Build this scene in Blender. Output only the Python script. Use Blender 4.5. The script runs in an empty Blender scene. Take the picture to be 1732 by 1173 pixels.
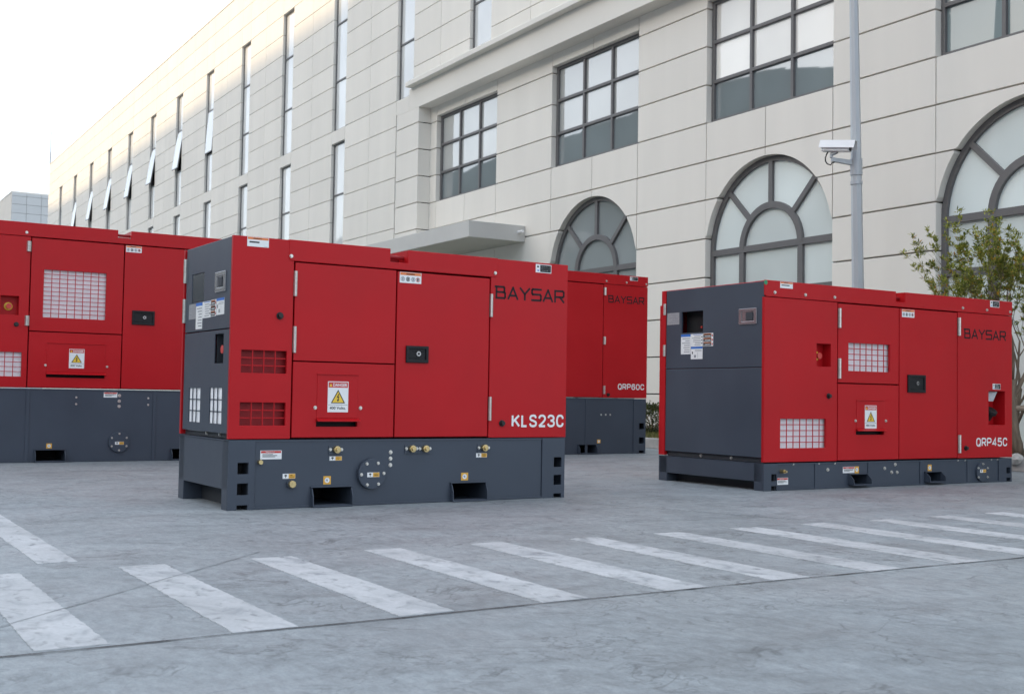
import bpy, bmesh, math, random
from mathutils import Vector, Matrix
random.seed(7)
sc = bpy.context.scene
COL = sc.collection
R = math.radians

# ------------------------------------------------------------------ camera
cam = bpy.data.cameras.new('camera')
cam.sensor_width = 36.0
cam.lens = 41.0
cam.clip_start = 0.05
cam.clip_end = 3000
cam.dof.use_dof = True
cam.dof.focus_distance = 7.6
cam.dof.aperture_fstop = 9.0
camo = bpy.data.objects.new('camera', cam)
COL.objects.link(camo)
cx = Vector((0.84836549, -0.52915529, 0.01645206))
cy = Vector((-0.03609679, -0.02681226, 0.99898855))
cz = -Vector((0.52817896, 0.84810128, 0.04184741))
camo.matrix_world = Matrix(((cx.x, cy.x, cz.x, 0), (cx.y, cy.y, cz.y, 0), (cx.z, cy.z, cz.z, 0.65), (0, 0, 0, 1)))
sc.camera = camo

# ------------------------------------------------------------------ light
SUN_EL, SUN_AZ = R(16.0), R(15.0)          # azimuth measured from -X towards +Y
sdir = Vector((-math.cos(SUN_AZ) * math.cos(SUN_EL), math.sin(SUN_AZ) * math.cos(SUN_EL), math.sin(SUN_EL)))
w = bpy.data.worlds.new('World'); sc.world = w; w.use_nodes = True
nt = w.node_tree
bg = nt.nodes['Background']
sky = nt.nodes.new('ShaderNodeTexSky')
sky.sky_type = 'NISHITA'
sky.sun_disc = False
sky.sun_elevation = SUN_EL
sky.sun_rotation = math.atan2(sdir.x, sdir.y)
sky.air_density = 1.0
sky.dust_density = 2.5
sky.ozone_density = 1.0
# thin high cloud veil over the clear sky: pale, almost even, faint streaks
wtc = nt.nodes.new('ShaderNodeTexCoord')
wno = nt.nodes.new('ShaderNodeTexNoise'); wno.inputs['Scale'].default_value = 1.6; wno.inputs['Detail'].default_value = 5
nt.links.new(wtc.outputs['Generated'], wno.inputs['Vector'])
wmr = nt.nodes.new('ShaderNodeMapRange')
wmr.inputs['From Min'].default_value = 0.3; wmr.inputs['From Max'].default_value = 0.7
wmr.inputs['To Min'].default_value = 0.52; wmr.inputs['To Max'].default_value = 0.68
nt.links.new(wno.outputs['Fac'], wmr.inputs['Value'])
wmx = nt.nodes.new('ShaderNodeMix'); wmx.data_type = 'RGBA'
nt.links.new(wmr.outputs[0], wmx.inputs['Factor'])
nt.links.new(sky.outputs[0], wmx.inputs['A'])
wmx.inputs['B'].default_value = (5.3, 5.8, 6.5, 1)
nt.links.new(wmx.outputs['Result'], bg.inputs[0])
bg.inputs[1].default_value = 0.13
sun = bpy.data.lights.new('sun', 'SUN')
sun.energy = 1.15
sun.angle = R(0.4)
sun.color = (1.0, 0.74, 0.44)
suno = bpy.data.objects.new('sun', sun)
COL.objects.link(suno)
suno.rotation_euler = (-sdir).to_track_quat('-Z', 'Y').to_euler()
sc.view_settings.view_transform = 'Standard'
sc.view_settings.look = 'None'
sc.view_settings.exposure = 1.36
sc.view_settings.gamma = 1.0
sc.view_settings.use_curve_mapping = False

# ------------------------------------------------------------------ materials
def nodemat(name):
    m = bpy.data.materials.new(name); m.use_nodes = True
    n = m.node_tree.nodes; return m, n, m.node_tree.links, n['Principled BSDF']

def mat(name, col, rough=0.5, metal=0.0, vary=0.06, scale=6.0, bump=0.0, bscale=200.0, ior=1.5, objvar=0.0, stretch=None, rvar=0.0, spec=0.5, wave=0.0):
    """Plain procedural surface: base colour with soft noise variation, fine relief."""
    m, n, l, p = nodemat(name)
    p.inputs['Roughness'].default_value = rough
    p.inputs['Metallic'].default_value = metal
    p.inputs['IOR'].default_value = ior
    p.inputs['Specular IOR Level'].default_value = spec
    geo = n.new('ShaderNodeTexCoord')
    vec = geo.outputs['Object']
    if stretch:
        mp = n.new('ShaderNodeMapping'); mp.inputs['Scale'].default_value = stretch
        l.new(vec, mp.inputs[0]); vec = mp.outputs[0]
    no = n.new('ShaderNodeTexNoise'); no.inputs['Scale'].default_value = scale; no.inputs['Detail'].default_value = 6
    l.new(vec, no.inputs['Vector'])
    mr = n.new('ShaderNodeMapRange')
    mr.inputs['From Min'].default_value = 0.3; mr.inputs['From Max'].default_value = 0.7
    mr.inputs['To Min'].default_value = 1 - vary; mr.inputs['To Max'].default_value = 1 + vary
    l.new(no.outputs['Fac'], mr.inputs['Value'])
    fac = mr.outputs[0]
    if objvar:
        oi = n.new('ShaderNodeObjectInfo')
        mo = n.new('ShaderNodeMapRange')
        mo.inputs['To Min'].default_value = 1 - objvar; mo.inputs['To Max'].default_value = 1 + objvar
        l.new(oi.outputs['Random'], mo.inputs['Value'])
        mu = n.new('ShaderNodeMath'); mu.operation = 'MULTIPLY'
        l.new(fac, mu.inputs[0]); l.new(mo.outputs[0], mu.inputs[1]); fac = mu.outputs[0]
    vm = n.new('ShaderNodeVectorMath'); vm.operation = 'SCALE'
    vm.inputs[0].default_value = col[:3]
    l.new(fac, vm.inputs['Scale'])
    l.new(vm.outputs[0], p.inputs['Base Color'])
    if rvar:
        rr = n.new('ShaderNodeMapRange')
        rr.inputs['From Min'].default_value = 0.3; rr.inputs['From Max'].default_value = 0.7
        rr.inputs['To Min'].default_value = rough - rvar; rr.inputs['To Max'].default_value = rough + rvar
        l.new(no.outputs['Fac'], rr.inputs['Value']); l.new(rr.outputs[0], p.inputs['Roughness'])
    if bump or wave:
        nb = n.new('ShaderNodeTexNoise'); nb.inputs['Scale'].default_value = bscale; nb.inputs['Detail'].default_value = 3
        l.new(vec, nb.inputs['Vector'])
        b = n.new('ShaderNodeBump'); b.inputs['Strength'].default_value = bump; b.inputs['Distance'].default_value = 0.002
        l.new(nb.outputs['Fac'], b.inputs['Height']); l.new(b.outputs[0], p.inputs['Normal'])
        if wave:
            nw = n.new('ShaderNodeTexNoise'); nw.inputs['Scale'].default_value = 3.0; nw.inputs['Detail'].default_value = 1
            l.new(vec, nw.inputs['Vector'])
            bw = n.new('ShaderNodeBump'); bw.inputs['Strength'].default_value = wave; bw.inputs['Distance'].default_value = 0.02
            l.new(nw.outputs['Fac'], bw.inputs['Height']); l.new(bw.outputs[0], b.inputs['Normal'])
    return m

RED = mat('red powder coat', (0.455, 0.0095, 0.014), 0.36, spec=0.19, wave=0.12, vary=0.05, scale=2.5, bump=0.10, bscale=500, rvar=0.05)
RED_IN = mat('red inner sheet', (0.26, 0.008, 0.012), 0.5, spec=0.3, vary=0.08, scale=4)
GREY = mat('slate grey powder coat', (0.050, 0.062, 0.084), 0.42, spec=0.35, wave=0.08, vary=0.07, scale=2.5, bump=0.10, bscale=450, rvar=0.06)
GREYD = mat('slate grey inner steel', (0.03, 0.035, 0.044), 0.6, vary=0.1, scale=5)
DARK = mat('dark void', (0.012, 0.012, 0.014), 0.8)
BLACK = mat('black plastic', (0.014, 0.014, 0.016), 0.42, vary=0.1, scale=40, spec=0.22)
RUBBER = mat('black rubber', (0.012, 0.012, 0.012), 0.55)
STEEL = mat('zinc plated steel', (0.62, 0.60, 0.56), 0.35, 0.85, vary=0.12, scale=60)
CHROME = mat('chrome', (0.36, 0.35, 0.36), 0.22, 0.7, vary=0.03)
BRASS = mat('brass', (0.62, 0.48, 0.24), 0.32, 0.9, vary=0.12, scale=80)
FOAM = mat('white insulation', (0.88, 0.885, 0.90), 0.8, vary=0.05, scale=14, bump=0.3, bscale=120)
WHITE = mat('white label', (0.78, 0.78, 0.77), 0.4, vary=0.02)
LRED = mat('label red', (0.55, 0.04, 0.03), 0.4, vary=0.02)
LORANGE = mat('label orange', (0.75, 0.20, 0.05), 0.4, vary=0.02)
LYEL = mat('label yellow', (0.80, 0.52, 0.04), 0.4, vary=0.02)
LAMB = mat('label amber', (0.72, 0.38, 0.05), 0.4, vary=0.02)
LBLUE = mat('label blue', (0.03, 0.16, 0.55), 0.4, vary=0.02)
LBLACK = mat('label black', (0.012, 0.012, 0.013), 0.45, vary=0.02)
LGREY = mat('label print grey', (0.25, 0.26, 0.28), 0.45, vary=0.02)
LGREEN = mat('label green', (0.02, 0.25, 0.11), 0.45, vary=0.02)
BRAND = mat('dark lettering vinyl', (0.022, 0.014, 0.018), 0.55, spec=0.2, vary=0.02)
SILVER = mat('silver data plate', (0.36, 0.36, 0.37), 0.4, 0.3, vary=0.12, scale=90)
PANEL = mat('cream cladding panel', (0.755, 0.718, 0.65), 0.62, vary=0.028, scale=1.0, bump=0.12, bscale=120, objvar=0.03, stretch=(2.2, 2.2, 0.28))
CORNICE = mat('cream plaster band', (0.75, 0.715, 0.65), 0.7, vary=0.03, scale=0.8, bump=0.12, bscale=150)
CANOPYM = mat('grey painted concrete', (0.53, 0.52, 0.49), 0.7, vary=0.05, scale=1.5, bump=0.15, bscale=90)
JOINT = mat('dark joint', (0.012, 0.012, 0.012), 0.9)
FRAME = mat('bronze grey window frame', (0.135, 0.130, 0.130), 0.45, 0.1, vary=0.05, scale=8)
ROOFM = mat('roof felt', (0.3, 0.3, 0.3), 0.9)
POLEM = mat('galvanised pole', (0.46, 0.485, 0.51), 0.45, 0.25, vary=0.06, scale=3, stretch=(6, 6, 0.6))
CAMW = mat('white camera housing', (0.80, 0.80, 0.80), 0.35, vary=0.03)
TREADM = mat('rubber smudge', (0.225, 0.242, 0.25), 0.9, vary=0.25, scale=60)
KERBM = mat('kerb concrete', (0.42, 0.41, 0.39), 0.85, vary=0.22, scale=7, bump=0.6, bscale=60)
BARK = mat('grey brown bark', (0.17, 0.13, 0.095), 0.9, vary=0.35, scale=14, bump=0.9, bscale=40, stretch=(2, 2, 0.5))
WOOD = mat('weathered stake', (0.26, 0.21, 0.16), 0.85, vary=0.25, scale=18, bump=0.5, bscale=60)
SOIL = mat('planter soil and turf', (0.085, 0.095, 0.04), 0.95, vary=0.4, scale=9, bump=0.8, bscale=30)
STONE = mat('pale stone', (0.42, 0.40, 0.37), 0.85, vary=0.25, scale=12, bump=0.6, bscale=40)
CLAD = mat('blue grey metal cladding', (0.54, 0.54, 0.53), 0.8, vary=0.03, scale=0.6, objvar=0.03)
CLADB = mat('pale render', (0.66, 0.62, 0.56), 0.7, vary=0.04, scale=0.5)
HILLM = mat('wooded hill', (0.045, 0.060, 0.050), 0.95, vary=0.35, scale=0.12)

def leafmat(name, cols, rough=0.45):
    m, n, l, p = nodemat(name)
    oi = n.new('ShaderNodeNewGeometry')
    cr = n.new('ShaderNodeValToRGB')
    els = cr.color_ramp.elements
    while len(els) < len(cols): els.new(0.5)
    for i, (pos, c) in enumerate(cols):
        els[i].position = pos; els[i].color = (*c, 1)
    l.new(oi.outputs['Random Per Island'], cr.inputs[0])
    l.new(cr.outputs[0], p.inputs['Base Color'])
    p.inputs['Roughness'].default_value = rough
    tr = n.new('ShaderNodeBsdfTranslucent'); l.new(cr.outputs[0], tr.inputs[0])
    mx = n.new('ShaderNodeMixShader'); mx.inputs[0].default_value = 0.3
    l.new(p.outputs[0], mx.inputs[1]); l.new(tr.outputs[0], mx.inputs[2])
    l.new(mx.outputs[0], n['Material Output'].inputs[0])
    return m
LEAF = leafmat('tree leaf', [(0.0, (0.09, 0.125, 0.025)), (0.35, (0.21, 0.25, 0.04)), (0.7, (0.36, 0.37, 0.065)), (0.95, (0.45, 0.43, 0.10)), (0.97, (0.60, 0.28, 0.03))])
LEAF2 = leafmat('shrub leaf', [(0.0, (0.022, 0.035, 0.012)), (0.5, (0.05, 0.068, 0.02)), (0.9, (0.10, 0.115, 0.03)), (1.0, (0.16, 0.10, 0.04))])
GRASSM = leafmat('grass blade', [(0.0, (0.07, 0.09, 0.02)), (0.5, (0.14, 0.15, 0.04)), (0.85, (0.24, 0.21, 0.08)), (1.0, (0.30, 0.25, 0.12))], 0.7)

def glass(name, col, ior=2.6, rough=0.02, wave=0.0):
    m, n, l, p = nodemat(name)
    tc = n.new('ShaderNodeTexCoord')
    no = n.new('ShaderNodeTexNoise'); no.inputs['Scale'].default_value = 0.7; no.inputs['Detail'].default_value = 2
    l.new(tc.outputs['Object'], no.inputs['Vector'])
    mr = n.new('ShaderNodeMapRange'); mr.inputs['To Min'].default_value = 0.75; mr.inputs['To Max'].default_value = 1.25
    l.new(no.outputs['Fac'], mr.inputs['Value'])
    oi = n.new('ShaderNodeObjectInfo'); mo = n.new('ShaderNodeMapRange'); mo.inputs['To Min'].default_value = 0.86; mo.inputs['To Max'].default_value = 1.10
    l.new(oi.outputs['Random'], mo.inputs['Value'])
    mu = n.new('ShaderNodeMath'); mu.operation = 'MULTIPLY'; l.new(mr.outputs[0], mu.inputs[0]); l.new(mo.outputs[0], mu.inputs[1])
    vm = n.new('ShaderNodeVectorMath'); vm.operation = 'SCALE'; vm.inputs[0].default_value = col
    l.new(mu.outputs[0], vm.inputs['Scale']); l.new(vm.outputs[0], p.inputs['Base Color'])
    p.inputs['Roughness'].default_value = rough
    p.inputs['IOR'].default_value = ior
    b = n.new('ShaderNodeBump'); b.inputs['Strength'].default_value = 0.04; b.inputs['Distance'].default_value = 0.02
    l.new(no.outputs['Fac'], b.inputs['Height']); l.new(b.outputs[0], p.inputs['Normal'])
    return m
GLASS_CLEAR = glass('reflective window glass', (0.22, 0.255, 0.262), 2.8)
GLASS_MINT = glass('frosted pale window film', (0.74, 0.80, 0.775), 1.9, 0.04)
GLASS_SMOKE = glass('clear arched window glass', (0.30, 0.33, 0.33), 2.2)
GLASS_WHITE = glass('window glass with white sky reflection in colour', (0.66, 0.67, 0.66), 2.2, 0.03)  # white base stands in for bright sky reflected by the narrow panes
GLASS_PALE = glass('window glass with pale sky reflection in colour', (0.45, 0.46, 0.44), 2.6)  # pale base imitates the sky reflected in the upper panes
GLASS_BLIND = glass('window glass over white blind', (0.85, 0.83, 0.77), 2.0)  # blind white, with the reflected sky also put into this colour
GLASS_TEAL = glass('window glass with hill reflection in colour', (0.20, 0.25, 0.25), 1.9)  # dark grey green base imitates the hill reflected in these panes
GLASS_PANEL = glass('dark viewing pane', (0.06, 0.065, 0.075), 1.5, 0.15)

# concrete yard
def ground_mat():
    m, n, l, p = nodemat('yard concrete')
    g = n.new('ShaderNodeNewGeometry')
    def noise(scale, detail=6, st=(1, 1, 1), dist=0.0, rot=0.0, rough=0.6):
        mp = n.new('ShaderNodeMapping'); mp.inputs['Scale'].default_value = st; mp.inputs['Rotation'].default_value = (0, 0, rot)
        l.new(g.outputs['Position'], mp.inputs[0])
        t = n.new('ShaderNodeTexNoise'); t.inputs['Scale'].default_value = scale; t.inputs['Detail'].default_value = detail
        t.inputs['Distortion'].default_value = dist; t.inputs['Roughness'].default_value = rough
        l.new(mp.outputs[0], t.inputs['Vector']); return t.outputs['Fac']
    def rng(v, a, b, c, d):
        r = n.new('ShaderNodeMapRange'); r.inputs['From Min'].default_value = a; r.inputs['From Max'].default_value = b
        r.inputs['To Min'].default_value = c; r.inputs['To Max'].default_value = d; l.new(v, r.inputs['Value']); return r.outputs[0]
    def mul(a, b):
        x = n.new('ShaderNodeMath'); x.operation = 'MULTIPLY'; l.new(a, x.inputs[0]); l.new(b, x.inputs[1]); return x.outputs[0]
    big = rng(noise(0.55, 5, dist=0.6), 0.3, 0.7, 0.86, 1.12)
    mid = rng(noise(3.2, 8, dist=0.8, rough=0.7), 0.3, 0.7, 0.85, 1.12)
    fine = rng(noise(28, 7, st=(1, 0.45, 1), rough=0.75), 0.3, 0.7, 0.72, 1.18)
    # trowel marks: thin dark curved scuffs where a warped ridge crosses a value
    n1 = noise(2.3, 4, dist=1.4, rough=0.55)
    a1 = n.new('ShaderNodeMath'); a1.operation = 'SUBTRACT'; a1.inputs[1].default_value = 0.5; l.new(n1, a1.inputs[0])
    a2 = n.new('ShaderNodeMath'); a2.operation = 'ABSOLUTE'; l.new(a1.outputs[0], a2.inputs[0])
    line = rng(a2.outputs[0], 0.0, 0.016, 1.0, 0.0)
    gate = rng(noise(3.7, 3), 0.45, 0.56, 0.0, 1.0)
    scuff = rng(mul(line, gate), 0, 1, 1.0, 0.60)
    n3 = noise(5.0, 3, st=(1, 1.6, 1), dist=1.0, rot=0.6)
    b1 = n.new('ShaderNodeMath'); b1.operation = 'SUBTRACT'; b1.inputs[1].default_value = 0.48; l.new(n3, b1.inputs[0])
    b2 = n.new('ShaderNodeMath'); b2.operation = 'ABSOLUTE'; l.new(b1.outputs[0], b2.inputs[0])
    line2 = rng(b2.outputs[0], 0.0, 0.02, 1.0, 0.0)
    gate2 = rng(noise(1.9, 3), 0.46, 0.6, 0.0, 1.0)
    scuff2 = rng(mul(line2, gate2), 0, 1, 1.0, 0.66)
    # dark patches of ground-in tyre rubber
    smudge = rng(noise(1.15, 6, st=(1.0, 2.6, 1), dist=1.2, rot=0.35), 0.50, 0.70, 1.0, 0.78)
    grit = rng(noise(140, 4, st=(1, 0.6, 1), rough=0.8), 0.3, 0.7, 0.84, 1.12)
    v = mul(mul(mul(big, mid), mul(mul(fine, grit), scuff)), mul(scuff2, smudge))
    tint = rng(noise(0.4, 3), 0.35, 0.65, 0.0, 1.0)
    mx = n.new('ShaderNodeMix'); mx.data_type = 'RGBA'
    mx.inputs['A'].default_value = (0.286, 0.308, 0.318, 1); mx.inputs['B'].default_value = (0.268, 0.300, 0.316, 1)
    l.new(tint, mx.inputs['Factor'])
    vm = n.new('ShaderNodeVectorMath'); vm.operation = 'SCALE'
    l.new(mx.outputs['Result'], vm.inputs[0]); l.new(v, vm.inputs['Scale'])
    l.new(vm.outputs[0], p.inputs['Base Color'])
    l.new(rng(noise(2.0, 5), 0.3, 0.7, 0.50, 0.72), p.inputs['Roughness'])
    b = n.new('ShaderNodeBump'); b.inputs['Strength'].default_value = 0.35; b.inputs['Distance'].default_value = 0.004
    l.new(noise(45, 6, st=(1, 1.3, 1), dist=0.5), b.inputs['Height'])
    b2_ = n.new('ShaderNodeBump'); b2_.inputs['Strength'].default_value = 0.35; b2_.inputs['Distance'].default_value = 0.02
    l.new(noise(4.5, 5, dist=1.0), b2_.inputs['Height']); l.new(b.outputs[0], b2_.inputs['Normal'])
    l.new(b2_.outputs[0], p.inputs['Normal'])
    return m
GROUND = ground_mat()

def paint_mat():
    m, n, l, p = nodemat('worn road paint')
    g = n.new('ShaderNodeNewGeometry')
    def noise(scale, detail, dist=0.0, st=(1, 1, 1)):
        mp = n.new('ShaderNodeMapping'); mp.inputs['Scale'].default_value = st
        l.new(g.outputs['Position'], mp.inputs[0])
        t = n.new('ShaderNodeTexNoise'); t.inputs['Scale'].default_value = scale; t.inputs['Detail'].default_value = detail
        t.inputs['Distortion'].default_value = dist; l.new(mp.outputs[0], t.inputs['Vector']); return t.outputs['Fac']
    cr = n.new('ShaderNodeValToRGB')
    cr.color_ramp.elements[0].position = 0.30; cr.color_ramp.elements[0].color = (0.29, 0.305, 0.32, 1)
    cr.color_ramp.elements[1].position = 0.44; cr.color_ramp.elements[1].color = (0.43, 0.445, 0.455, 1)
    e = cr.color_ramp.elements.new(0.7); e.color = (0.51, 0.52, 0.53, 1)
    l.new(noise(5.5, 8, 0.9, (1.6, 1, 1)), cr.inputs[0])
    f = n.new('ShaderNodeMapRange'); f.inputs['From Min'].default_value = 0.3; f.inputs['From Max'].default_value = 0.7
    f.inputs['To Min'].default_value = 0.92; f.inputs['To Max'].default_value = 1.06
    l.new(noise(70, 4), f.inputs['Value'])
    f2 = n.new('ShaderNodeMapRange'); f2.inputs['From Min'].default_value = 0.35; f2.inputs['From Max'].default_value = 0.62
    f2.inputs['To Min'].default_value = 0.84; f2.inputs['To Max'].default_value = 1.05; l.new(noise(1.3, 6, 0.8), f2.inputs['Value'])
    fm = n.new('ShaderNodeMath'); fm.operation = 'MULTIPLY'; l.new(f.outputs[0], fm.inputs[0]); l.new(f2.outputs[0], fm.inputs[1]); f = fm
    vm = n.new('ShaderNodeVectorMath'); vm.operation = 'SCALE'
    l.new(cr.outputs[0], vm.inputs[0]); l.new(f.outputs[0], vm.inputs['Scale']); l.new(vm.outputs[0], p.inputs['Base Color'])
    wr = n.new('ShaderNodeMapRange'); wr.inputs['From Min'].default_value = 0.56; wr.inputs['From Max'].default_value = 0.80; wr.inputs['To Max'].default_value = 0.55
    l.new(noise(16, 9, 0.6, (1.5, 0.8, 1)), wr.inputs['Value'])
    tr = n.new('ShaderNodeBsdfTransparent'); ms = n.new('ShaderNodeMixShader')
    l.new(wr.outputs[0], ms.inputs[0]); l.new(p.outputs[0], ms.inputs[1]); l.new(tr.outputs[0], ms.inputs[2])
    l.new(ms.outputs[0], n['Material Output'].inputs[0])
    p.inputs['Roughness'].default_value = 0.7
    b = n.new('ShaderNodeBump'); b.inputs['Strength'].default_value = 0.4; b.inputs['Distance'].default_value = 0.004
    l.new(noise(40, 5), b.inputs['Height']); l.new(b.outputs[0], p.inputs['Normal'])
    return m
PAINT = paint_mat()

# ------------------------------------------------------------------ mesh helper
def Ff(a, b, c): return (a, c, b)        # front faces: a along x, b up, c depth into +y
def Lf(a, b, c): return (c, a, b)        # left end faces: a along y, b up, c depth into +x
def Zf(a, b, c): return (a, b, c)

class MB:
    def __init__(s, mp=Zf): s.v = []; s.f = []; s.mi = []; s.mp = mp
    def add(s, vs, fs, mi=0):
        o = len(s.v); s.v += [s.mp(*q) for q in vs]
        for f in fs: s.f.append(tuple(o + i for i in f)); s.mi.append(mi)
        return s
    def box(s, x0, x1, y0, y1, z0, z1, mi=0):
        return s.add([(x0, y0, z0), (x1, y0, z0), (x1, y1, z0), (x0, y1, z0), (x0, y0, z1), (x1, y0, z1), (x1, y1, z1), (x0, y1, z1)],
                     [(0, 3, 2, 1), (4, 5, 6, 7), (0, 1, 5, 4), (1, 2, 6, 5), (2, 3, 7, 6), (3, 0, 4, 7)], mi)
    def prism(s, poly, c0, c1, mi=0):
        """poly in (a,b), extruded over c"""
        n = len(poly)
        vs = [(a, b, c0) for a, b in poly] + [(a, b, c1) for a, b in poly]
        fs = [tuple(range(n)), tuple(range(2 * n - 1, n - 1, -1))] + [(i, i + n, (i + 1) % n + n, (i + 1) % n) for i in range(n)]
        return s.add(vs, fs, mi)
    def plate(s, x0, x1, z0, z1, c0, c1, holes=(), mi=0):
        """flat sheet in (a,b) with rectangular holes, thickness c0..c1"""
        xs = sorted({x0, x1, *[h[0] for h in holes], *[h[1] for h in holes]})
        zs = sorted({z0, z1, *[h[2] for h in holes], *[h[3] for h in holes]})
        nx, nz = len(xs), len(zs)
        solid = [[not any(h[0] < (xs[i] + xs[i + 1]) / 2 < h[1] and h[2] < (zs[j] + zs[j + 1]) / 2 < h[3] for h in holes) for j in range(nz - 1)] for i in range(nx - 1)]
        idx = {}; vs = []; fs = []
        def V(i, j, k):
            if (i, j, k) not in idx:
                idx[i, j, k] = len(vs); vs.append((xs[i], zs[j], (c0, c1)[k]))
            return idx[i, j, k]
        def S(i, j): return 0 <= i < nx - 1 and 0 <= j < nz - 1 and solid[i][j]
        for i in range(nx - 1):
            for j in range(nz - 1):
                if not S(i, j): continue
                fs.append((V(i, j, 0), V(i + 1, j, 0), V(i + 1, j + 1, 0), V(i, j + 1, 0)))
                fs.append((V(i, j, 1), V(i, j + 1, 1), V(i + 1, j + 1, 1), V(i + 1, j, 1)))
                if not S(i - 1, j): fs.append((V(i, j, 0), V(i, j + 1, 0), V(i, j + 1, 1), V(i, j, 1)))
                if not S(i + 1, j): fs.append((V(i + 1, j, 0), V(i + 1, j, 1), V(i + 1, j + 1, 1), V(i + 1, j + 1, 0)))
                if not S(i, j - 1): fs.append((V(i, j, 0), V(i, j, 1), V(i + 1, j, 1), V(i + 1, j, 0)))
                if not S(i, j + 1): fs.append((V(i, j + 1, 0), V(i + 1, j + 1, 0), V(i + 1, j + 1, 1), V(i, j + 1, 1)))
        return s.add(vs, fs, mi)
    def disc(s, a, b, r, c0, c1, n=16, mi=0, r1=None):
        """cylinder with its axis along depth c"""
        r1 = r if r1 is None else r1
        p = [(a + r * math.cos(2 * math.pi * i / n), b + r * math.sin(2 * math.pi * i / n), c0) for i in range(n)]
        q = [(a + r1 * math.cos(2 * math.pi * i / n), b + r1 * math.sin(2 * math.pi * i / n), c1) for i in range(n)]
        return s.add(p + q, [tuple(range(n)), tuple(range(2 * n - 1, n - 1, -1))] + [(i, i + n, (i + 1) % n + n, (i + 1) % n) for i in range(n)], mi)
    def tube(s, pts, radii, n=8, mi=0, cap=True):
        rings = []; pts = [Vector(p) for p in pts]
        if not isinstance(radii, (list, tuple)): radii = [radii] * len(pts)
        o = len(s.v)
        ref = None
        for i, p in enumerate(pts):
            d = (pts[min(i + 1, len(pts) - 1)] - pts[max(i - 1, 0)]).normalized()
            if ref is None: ref = Vector((0, 0, 1)) if abs(d.z) < 0.9 else Vector((1, 0, 0))
            u = d.cross(ref).normalized(); t = u.cross(d).normalized(); ref = t
            for k in range(n):
                a = 2 * math.pi * k / n
                s.v.append(s.mp(*(p + (u * math.cos(a) + t * math.sin(a)) * radii[i])))
        for i in range(len(pts) - 1):
            for k in range(n):
                a, b = o + i * n + k, o + i * n + (k + 1) % n
                s.f.append((a, b, b + n, a + n)); s.mi.append(mi)
        if cap:
            s.f.append(tuple(o + k for k in range(n))[::-1]); s.mi.append(mi)
            s.f.append(tuple(o + (len(pts) - 1) * n + k for k in range(n))); s.mi.append(mi)
        return s
    def build(s, name, mats, parent=None, bevel=0.0, smooth=False, recalc=True, seg=2):
        me = bpy.data.meshes.new(name)
        me.from_pydata(s.v, [], s.f)
        if not isinstance(mats, (list, tuple)): mats = [mats]
        for m in mats: me.materials.append(m)
        me.polygons.foreach_set('material_index', s.mi)
        if recalc:
            bm = bmesh.new(); bm.from_mesh(me)
            bmesh.ops.recalc_face_normals(bm, faces=bm.faces); bm.to_mesh(me); bm.free()
        if smooth:
            me.polygons.foreach_set('use_smooth', [True] * len(me.polygons))
        me.update()
        o = bpy.data.objects.new(name, me); COL.objects.link(o)
        if parent: o.parent = parent
        if bevel:
            bv = o.modifiers.new('edge', 'BEVEL'); bv.width = bevel; bv.segments = seg; bv.limit_method = 'ANGLE'; bv.angle_limit = R(40)
        return o

def thing(name, label, cat, loc=(0, 0, 0), rz=0.0, group=None):
    o = bpy.data.objects.new(name, None); COL.objects.link(o)
    o.location = loc; o.rotation_euler = (0, 0, rz); o['label'] = label; o['category'] = cat
    if group: o['group'] = group
    return o
def tag(o, label, cat, group=None):
    o['label'] = label; o['category'] = cat
    if group: o['group'] = group
    return o
def kind(o, k): o['kind'] = k; return o

_text = {}
def text_shape(body, bold=0.0):
    key = (body, bold)
    if key not in _text:
        cu = bpy.data.curves.new('t', 'FONT'); cu.body = body; cu.size = 1.0; cu.offset = bold; cu.resolution_u = 3
        to = bpy.data.objects.new('t', cu); COL.objects.link(to)
        bpy.context.view_layer.update()
        me = to.evaluated_get(bpy.context.evaluated_depsgraph_get()).to_mesh()
        vs = [tuple(v.co) for v in me.vertices]; fs = [tuple(p.vertices) for p in me.polygons]
        to.evaluated_get(bpy.context.evaluated_depsgraph_get()).to_mesh_clear()
        bpy.data.objects.remove(to); bpy.data.curves.remove(cu)
        x0 = min(v[0] for v in vs); x1 = max(v[0] for v in vs); y0 = min(v[1] for v in vs); y1 = max(v[1] for v in vs)
        _text[key] = ([((v[0] - x0) / (x1 - x0), (v[1] - y0) / (y1 - y0)) for v in vs], fs)
    return _text[key]
def put_text(mb, body, a0, a1, b0, b1, c, mi=0, bold=0.0):
    vs, fs = text_shape(body, bold)
    mb.add([(a0 + u * (a1 - a0), b0 + v * (b1 - b0), c) for u, v in vs], fs, mi)

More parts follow.
